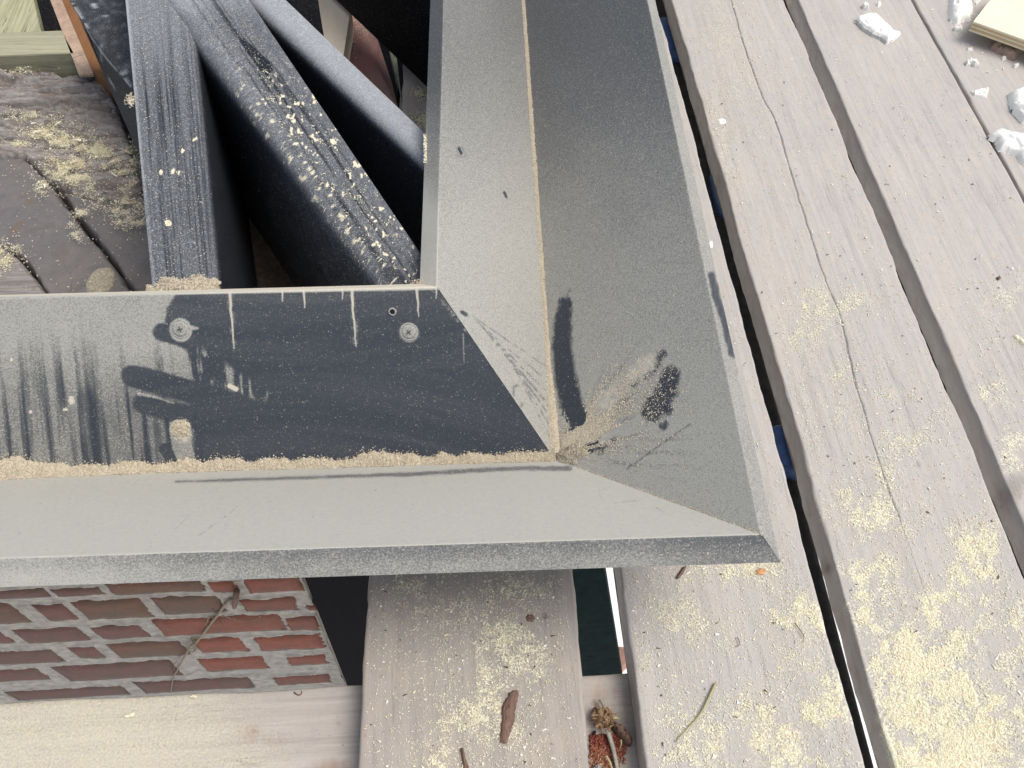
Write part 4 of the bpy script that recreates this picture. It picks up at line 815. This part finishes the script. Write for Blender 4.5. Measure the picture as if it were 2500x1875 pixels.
n = 70; px = RNG.uniform(60, 340, n * 3); py = RNG.uniform(250, 560, n * 3); ok = RNG.random(n * 3) < saw_in(px, py); px, py = px[ok][:n], py[ok][:n]
flakes('wood_shavings', onplane(px, py, U(200, 400, -.118), ZP), RNG.uniform(.0016, .0034, len(px)), M_SAW, 'long pale wood shavings tangled on the rotten timber', flat=.4, long=5.)
# ================================================================== UNDER THE DECK
def pipe(name, label, A, B, r, mat, cat, k=24):
    P = np.array([A, B]); P = np.linspace(P[0], P[1], 12); o = tube(name, P, r, mat, None, k, 1.); meta(o, label, cat); return o
pipe('scaffold_tube', 'dark blue-grey scaffold tube running below the gap beside the frame', (.405, -.4, -.10), (.440, 2.3, -.10), .024, M_TUBE, 'scaffold tube')
pipe('scaffold_tube', 'scaffold tube carrying the planks, hidden under the deck', (-1.2, -.02, -.112), (1.4, -.02, -.112), .024, M_TUBE, 'scaffold tube')
pipe('scaffold_tube', 'added dark tube hiding the bright ground below the gap between the two right planks', (.700, -.4, -.10), (.700, 2.3, -.10), .024, M_TUBE, 'scaffold tube')  # added tube, covers bright ground showing through this gap
def coupler(px, py, label, sx, sy):
    c = U(px, py, -.075); x, y, z = c; t = []
    nu, nv = 16, 16; u, v = np.meshgrid(np.linspace(0, 2 * np.pi, nu * 2), np.linspace(-np.pi / 2, np.pi / 2, nv), indexing='ij'); e = .45
    f = lambda w, e: np.sign(w) * np.abs(w) ** e
    P = np.stack([sx * f(np.cos(v), e) * f(np.cos(u), e), sy * f(np.cos(v), e) * f(np.sin(u), e), .03 * f(np.sin(v), e)], -1) + c
    o = mk('coupler', P.reshape(-1, 3), gridq(nu * 2, nv), None, M_BLUE); meta(o, label, 'coupler')
coupler(1922, 1110, 'blue plastic coupler in the gap right of the frame tip', .026, .035)
coupler(1645, 108, 'blue plastic coupler at the top of the gap beside the frame', .035, .055)
coupler(1760, 480, 'dark blue coupler low in the gap, halfway up the frame upright', .014, .05)
slab('white_bracket', 'white bracket edge next to the upper blue coupler', 'bracket', [(1600, 70), (1650, 68), (1640, 150), (1600, 150)], -.12, .02, M_LITE)
slab('grey_sheet', 'grey-green sheet below the top of the gap', 'sheet', [(1560, -60), (1632, -60), (1622, 20), (1612, 72), (1560, 72)], -.13, .01, simple('grey_green_sheet', (.10, .13, .14), .7, 40, .3))

# ================================================================== DECK SAWDUST
def deck_saw(name, label, x0, x1, y0, y1, N, z, smin, smax, filt=None):
    x = RNG.uniform(x0, x1, N); y = RNG.uniform(y0, y1, N); P = np.stack([x, y, np.full(N, z)], 1); px, py = PX(P)
    ok = (RNG.random(N) < saw_density(px, py) * .9) & (px > -50) & (px < 2560) & (py > -50) & (py < 1930); P = P[ok]; s = smin + (smax - smin) * RNG.random(len(P)) ** 1.8; s *= (1 + 1.0 * (RNG.random(len(P)) > .97)); P[:, 2] += s * .25
    return flakes(name, P, s, M_SAW, label, flat=.4, long=2.6)
deck_saw('sawdust', 'pale yellow sawdust on the cracked plank', XA + .006, .621, .1, 1.5, 230000, .0008, .00028, .00095)
deck_saw('sawdust', 'pale sawdust strewn on the plank with the foam flake', .658, .863, .2, 1.5, 70000, .0008, .00035, .0011)
deck_saw('sawdust', 'pale sawdust on the plank under the frame tip', .176, .380, .1, .75, 170000, .0008, .00028, .0009)
deck_saw('sawdust', 'pale sawdust on the short grey plank', -.104, .108, .1, .42, 90000, .003, .00028, .0009)
def bits(name, label, cat, N, mat, s0, s1, tone, reg):
    P = []
    for (x0, x1, y0, y1, z) in reg:
        k = N // len(reg); P.append(np.stack([RNG.uniform(x0, x1, k), RNG.uniform(y0, y1, k), np.full(k, z)], 1))
    P = np.concatenate(P); flakes(name, P, RNG.uniform(s0, s1, len(P)), mat, label, flat=.5, long=3., cat=cat, tone=RNG.uniform(*tone, len(P)))
M_BITS = grain_mat('dark_bits', [(.03, .02, .015), (.09, .055, .04), (.16, .09, .06)])
bits('wood_crumbs', 'tiny dark bark crumbs scattered over the planks', 'crumbs', 260, M_BITS, .0005, .0016, (0, 1), [(.176, .38, .1, .75, .0015), (.42, .62, .1, 1.2, .0015), (.66, .86, .2, 1.2, .0015), (-.1, .1, .1, .42, .003)])
bits('plaster_crumbs', 'tiny white plaster crumbs scattered over the planks', 'crumbs', 420, grain_mat('white_bits', [(.8, .8, .78), (.85, .85, .83), (.86, .84, .7)]), .0006, .0019, (0, 1), [(.176, .38, .1, .75, .0015), (.42, .62, .1, 1.4, .0015), (.66, .86, .2, 1.4, .0015), (.88, 1.08, .7, 1.5, .0015), (-.1, .1, .1, .42, .003), (-.5, -.1, .0, .155, -.041)])

# ================================================================== LOOSE THINGS ON THE PLANKS
def chunk(name, label, cat, poly, z, hgt, mat, seed=0, res=46, rough=1., lift=0., group=None):
    """lump whose outline in plan is the polygon; domed top with crumbly relief, closed below"""
    pw = np.array([U(a, b, z + hgt * .45)[:2] for a, b in poly]); x0, y0 = pw.min(0); x1, y1 = pw.max(0)
    X, Y = np.meshgrid(np.linspace(x0, x1, res), np.linspace(y0, y1, res), indexing='ij'); poly_ = [tuple(p) for p in pw]; sz = max(x1 - x0, y1 - y0)
    d = pdist(X, Y, poly_) + (fbm(X / sz * 9, Y / sz * 9, seed, 4) - .5) * sz * .06 * rough
    inn = np.clip(-d / (sz * .16), 0, 1); T = hgt * (1 - (1 - inn) ** 2) ** .5 * (.62 + .7 * fbm(X / sz * 4 + seed, Y / sz * 4, seed + 2, 4)) * (d < 0)
    T = T + (fbm(X * 700, Y * 700, seed + 6, 3) - .5) * hgt * .10 * (d < 0) - hgt * .25 * ss(.56, .66, fbm(X / sz * 9, Y / sz * 9, seed + 8, 3)) * (inn > .3)
    T = np.clip(T, 0, None)
    Zt = z + lift + T * 1.0; Zb = z + lift * (d < 0) + .0003 + 0 * T
    n, m = X.shape; V = np.concatenate([np.stack([X, Y, Zt], -1).reshape(-1, 3), np.stack([X, Y, Zb], -1).reshape(-1, 3)]); q = gridq(n, m); keep = (d.ravel()[q] < 0).any(1)
    q1 = q[keep][:, ::-1]; Q = np.concatenate([q1, q1[:, ::-1] + n * m])
    used = np.unique(Q); rm = -np.ones(len(V), int); rm[used] = np.arange(len(used)); o = mk(name, V[used], rm[Q], None, mat); fixn(o); meta(o, label, cat, group); return o
G = 'white foam and plaster fragments on the planks'
chunk('foam_flake', 'long white foam flake lying alone on the plank left of the seam', 'foam flake', [(2090, 48), (2112, 38), (2138, 37), (2158, 58), (2178, 78), (2197, 84), (2180, 98), (2165, 104), (2150, 92), (2130, 84), (2108, 70)], .0, .009, M_FOAM, 1, 60, .6, .006, G)
chunk('foam_lump', 'upright white foam lump left of the plywood offcut', 'foam', [(2325, -30), (2322, 40), (2340, 50), (2352, 44), (2372, 42), (2378, 20), (2368, -30)], .0, .02, M_FOAM, 2, 50, .6, 0, G)
chunk('foam_lump', 'ragged white foam lump cut by the right edge of the picture', 'foam', [(2466, 222), (2490, 214), (2540, 214), (2540, 300), (2500, 290), (2474, 262)], .0, .02, M_FOAM, 3, 50, .8, 0, G)
chunk('foam_lump', 'bubbly white foam lump beside the seam at the right edge', 'foam', [(2417, 330), (2440, 310), (2458, 322), (2500, 330), (2540, 345), (2540, 420), (2505, 395), (2485, 372), (2460, 362), (2444, 360), (2434, 338)], .0, .018, M_FOAM, 4, 60, 1.1, 0, G)
chunk('plaster_crumb', 'crescent-shaped white crumb right of the seam', 'plaster crumb', [(2357, 150), (2366, 142), (2382, 146), (2392, 160), (2380, 160), (2372, 154), (2360, 156)], 0, .008, M_PLAST, 5, 34, 1, 0, G)
chunk('plaster_crumb', 'flat grey-white plaster chip with a raised edge', 'plaster chip', [(2371, 222), (2395, 216), (2410, 212), (2415, 216), (2408, 238), (2378, 232)], 0, .007, M_PLAST, 6, 34, 1, 0, G)
chunk('plaster_crumb', 'small crumb just below the upright foam lump', 'plaster crumb', [(2327, 68), (2338, 60), (2350, 66), (2350, 74), (2330, 74)], 0, .007, M_PLAST, 7, 26, 1, 0, G)
chunk('plaster_crumb', 'small crumb at the top edge left of the seam', 'plaster crumb', [(2104, 12), (2112, 6), (2121, 14), (2121, 22), (2108, 18)], 0, .01, M_FOAM, 8, 26, 1, 0, G)
chunk('plaster_crumb', 'tiny crumb at the top edge right of its neighbour', 'plaster crumb', [(2140, 8), (2148, 4), (2152, 10), (2144, 14)], 0, .006, M_FOAM, 9, 22, 1, 0, G)
chunk('plaster_crumb', 'tiny flat crumb midway between chip and plywood', 'plaster crumb', [(2360, 118), (2374, 116), (2375, 122), (2362, 123)], 0, .004, M_PLAST, 10, 22, 1, 0, G)
chunk('plaster_crumb', 'white crumb just under the brown offcut', 'plaster crumb', [(2444, 140), (2452, 136), (2458, 142), (2448, 147)], 0, .005, M_PLAST, 11, 22, 1, 0, G)
chunk('plaster_crumb', 'white crumb near the right edge below the plywood', 'plaster crumb', [(2472, 160), (2484, 154), (2488, 160), (2478, 164)], 0, .006, M_PLAST, 12, 22, 1, 0, G)
chunk('foam_crumb', 'foam crumb at the top edge between foam lump and plywood', 'foam crumb', [(2376, -10), (2400, -10), (2385, 8)], 0, .008, M_FOAM, 13, 22, 1, 0, G)
chunk('plaster_crumb', 'elongated cream chip at the right edge, halfway up', 'plaster chip', [(2472, 818), (2486, 818), (2510, 838), (2520, 856), (2495, 838)], 0, .005, M_PLY, 14, 30, 1, 0, G)
chunk('paint_drop', 'round white paint drop at the left edge of the cracked plank', 'paint drop', [(1753, 293), (1761, 289), (1770, 291), (1773, 297), (1768, 303), (1758, 303)], 0, .0016, M_PAINTW, 15, 26, .1)
chunk('paint_drop', 'small white paint spot low beside the frame edge', 'paint drop', [(1730, 590), (1739, 588), (1740, 604), (1733, 604)], 0, .0014, M_PAINTW, 16, 20, .3)
# plywood offcut resting on a brown offcut
pl = empty('plywood_offcut', U(2440, 60, .014)); meta(pl, 'pale plywood offcut poking in at the top right corner', 'plywood')
PT = [(2376, 52), (2440, -30), (2620, -60), (2640, 150), (2505, 98)]
zt_ = .040; top = [U(a, b, zt_) for a, b in PT]
prism('veneer', top, .004, M_PLY, parent=pl, bev=.0008)
for k in range(4): prism('ply_layer', [p - np.array([0, 0, .0042 + k * .0036]) + (np.array([.0005, .0005, 0]) * (k % 2)) for p in top], .0035, M_PLYE if k % 2 == 0 else M_PLY, parent=pl, bev=.0003)
chunk('wood_offcut', 'small brown wood offcut under the plywood', 'wood offcut', [(2420, 112), (2436, 92), (2510, 108), (2486, 132), (2478, 140), (2460, 134), (2446, 126), (2434, 120)], 0, .016, simple('brown_offcut', (.36, .26, .20), .85, 70, .2), 20, 40, .5)
slab('wood_offcut', 'block holding the plywood up, in its shadow', 'wood offcut', [(2470, 60), (2560, 60), (2560, -10), (2470, -10)], .020, .019, M_BROWN)
# bark strips, straw, twigs
chunk('bark_strip', 'long brown bark strip on the short grey plank', 'bark', [(1242, 1690), (1262, 1684), (1266, 1690), (1258, 1740), (1246, 1790), (1236, 1814), (1222, 1810), (1224, 1770), (1228, 1730)], .0035, .0045, M_BARK, 21, 60, 1.2)
chunk('bark_strip', 'thin bark sliver at the bottom edge of the short grey plank', 'bark', [(1124, 1826), (1130, 1824), (1136, 1850), (1150, 1890), (1134, 1890)], .0035, .004, M_BARK, 22, 40, .5)
chunk('bark_strip', 'small reddish bark flake beside the frame edge on the straw plank', 'bark', [(1650, 1410), (1668, 1384), (1676, 1380), (1668, 1398), (1656, 1412)], .001, .004, M_BARK, 23, 30, .6)
chunk('bark_flake', 'tiny orange flake on the straw plank near the frame tip', 'bark', [(1846, 1392), (1860, 1386), (1872, 1392), (1862, 1402), (1848, 1402)], .001, .002, simple('orange_flake', (.55, .30, .14), .9), 24, 20, 1)
chunk('knot', 'dark round knot in the short grey plank', 'knot', [(1284, 1506), (1290, 1500), (1300, 1500), (1306, 1508), (1300, 1518), (1288, 1516)], .0022, .0016, M_BARK, 25, 26, .6)
chunk('bark_flake', 'dark brown speck on the plank at the right edge, middle height', 'bark', [(2433, 677), (2440, 673), (2444, 678), (2438, 683)], .001, .003, M_BARK, 26, 18, .6)
for i, (a, b, lab) in enumerate([((1748, 1668), (1650, 1810), 'long yellow straw lying slantwise on the plank below the frame tip'), ((1800, 1555), (1794, 1580), 'short dark straw beside the sawdust on the straw plank'), ((1940, 1520), (1962, 1570), 'thin curved straw in the sawdust of the straw plank')]):
    p0_, p1_ = U(*a, .003), U(*b, .003); mid = (p0_ + p1_) / 2 + np.array([.004, -.003, .001]); P = smooth_line([p0_, mid, p1_], 20)
    o = tube('straw', P, .0016 if i == 0 else .0006, M_STRAW if i == 0 else M_BARK, None, 6, .35); meta(o, lab, 'straw')
# debris on the crosswise board between the two planks
zc = -.0405
chunk('bark_tuft', 'shaggy tan bark tuft between the two lower planks', 'bark', [(1450, 1724), (1462, 1730), (1475, 1728), (1492, 1740), (1496, 1762), (1503, 1776), (1488, 1772), (1470, 1774), (1456, 1770), (1454, 1748), (1448, 1732)], zc, .02, M_TAN, 31, 60, 1.4)
chunk('bark_curl', 'curved brown bark piece hanging off the tuft', 'bark', [(1496, 1760), (1520, 1768), (1534, 1784), (1545, 1806), (1540, 1820), (1524, 1814), (1510, 1796), (1496, 1778)], zc, .014, M_BARK, 32, 50, .9)
for a, b, r, lab in [((1466, 1706), (1474, 1730), .003, 'pointed twig end sticking out above the bark tuft'), ((1482, 1780), (1508, 1880), .0026, 'greenish grey twig running down from the bark tuft'), ((1496, 1752), (1514, 1756), .0018, 'stubby twig at the right of the bark tuft'), ((1480, 1845), (1495, 1880), .0012, 'thin yellow twig in the red grit'), ((1516, 1806), (1513, 1828), .001, 'short dark twig beside the red grit')]:
    P = smooth_line([U(*a, zc + .010), (U(*a, zc + .010) + U(*b, zc + .007)) / 2 + np.array([.001, 0, .001]), U(*b, zc + .006)], 14); o = tube('twig', P, r, M_TWIG if r > .002 else M_STRAW, None, 7, .8 if b[1] > 1860 else .4); meta(o, lab, 'twig')
n = 110; px = RNG.normal(1476, 11, n); py = RNG.normal(1752, 11, n)
flakes('bark_fibres', onplane(px, py, U(1476, 1752, zc + .016), ZP) - np.abs(RNG.normal(0, .004, (n, 1))) * np.array([0, 0, 1]), RNG.uniform(.0010, .0030, n), M_TAN, 'loose fibres of the shaggy bark tuft between the planks', flat=.5, long=4., cat='fibres')
n = 2600; px = RNG.normal(1478, 24, n); py = 1795 + np.abs(RNG.normal(0, 45, n)); ok = (px > 1440) & (px < 1530) & (py < 1885); px, py = px[ok], py[ok]
flakes('red_grit', onplane(px, py, U(1480, 1830, zc), ZP) + np.abs(RNG.normal(0, .0018, (len(px), 1))) * np.array([0, 0, 1]), RNG.uniform(.0008, .0018, len(px)), M_REDG, 'red brick grit on the crosswise board between the planks', flat=.8, cat='grit', tone=np.clip(.15 + (py - 1795) / 120 + RNG.normal(0, .2, len(px)), 0, 1))
chunk('pebble', 'rounded grey pebble at the bottom edge beside the red grit', 'pebble', [(1446, 1872), (1460, 1864), (1470, 1872), (1470, 1900), (1446, 1900)], zc, .010, simple('grey_pebble', (.32, .31, .30), .8), 33, 24, .4)
chunk('dark_crumb', 'small black crumb above the red grit', 'crumb', [(1446, 1790), (1452, 1782), (1456, 1788), (1450, 1794)], zc, .006, simple('black_crumb', (.02, .018, .016), .9), 34, 18, .6)
chunk('wood_chip', 'little pale wood chip on the crosswise board', 'wood chip', [(298, 1748), (318, 1742), (328, 1738), (324, 1748), (306, 1752)], zc, .004, M_PLY, 35, 22, .8)
chunk('wood_chip', 'tiny pale crumb in front of the brick wall on the crosswise board', 'wood chip', [(462, 1702), (470, 1696), (482, 1698), (476, 1704)], zc, .005, M_PLY, 36, 20, .8)
chunk('wood_chip', 'white chip lying in the corner of the frame', 'wood chip', [(1346, 1090), (1354, 1084), (1368, 1092), (1362, 1098), (1350, 1098)], onplane(1357., 1092., p0B, nB)[2] + .001, .003, M_FOAM, 37, 20, .4)
P = smooth_line([U(718, 1690, zc), U(728, 1698, zc), U(738, 1694, zc + .002), U(736, 1686, zc)], 12); o = tube('seed_stalk', P, .0008, M_BARK); meta(o, 'tiny curled seed stalk on the crosswise board near the black board', 'stalk')
# drop private bookkeeping
for o in bpy.data.objects:
    if '_o' in o: del o['_o']
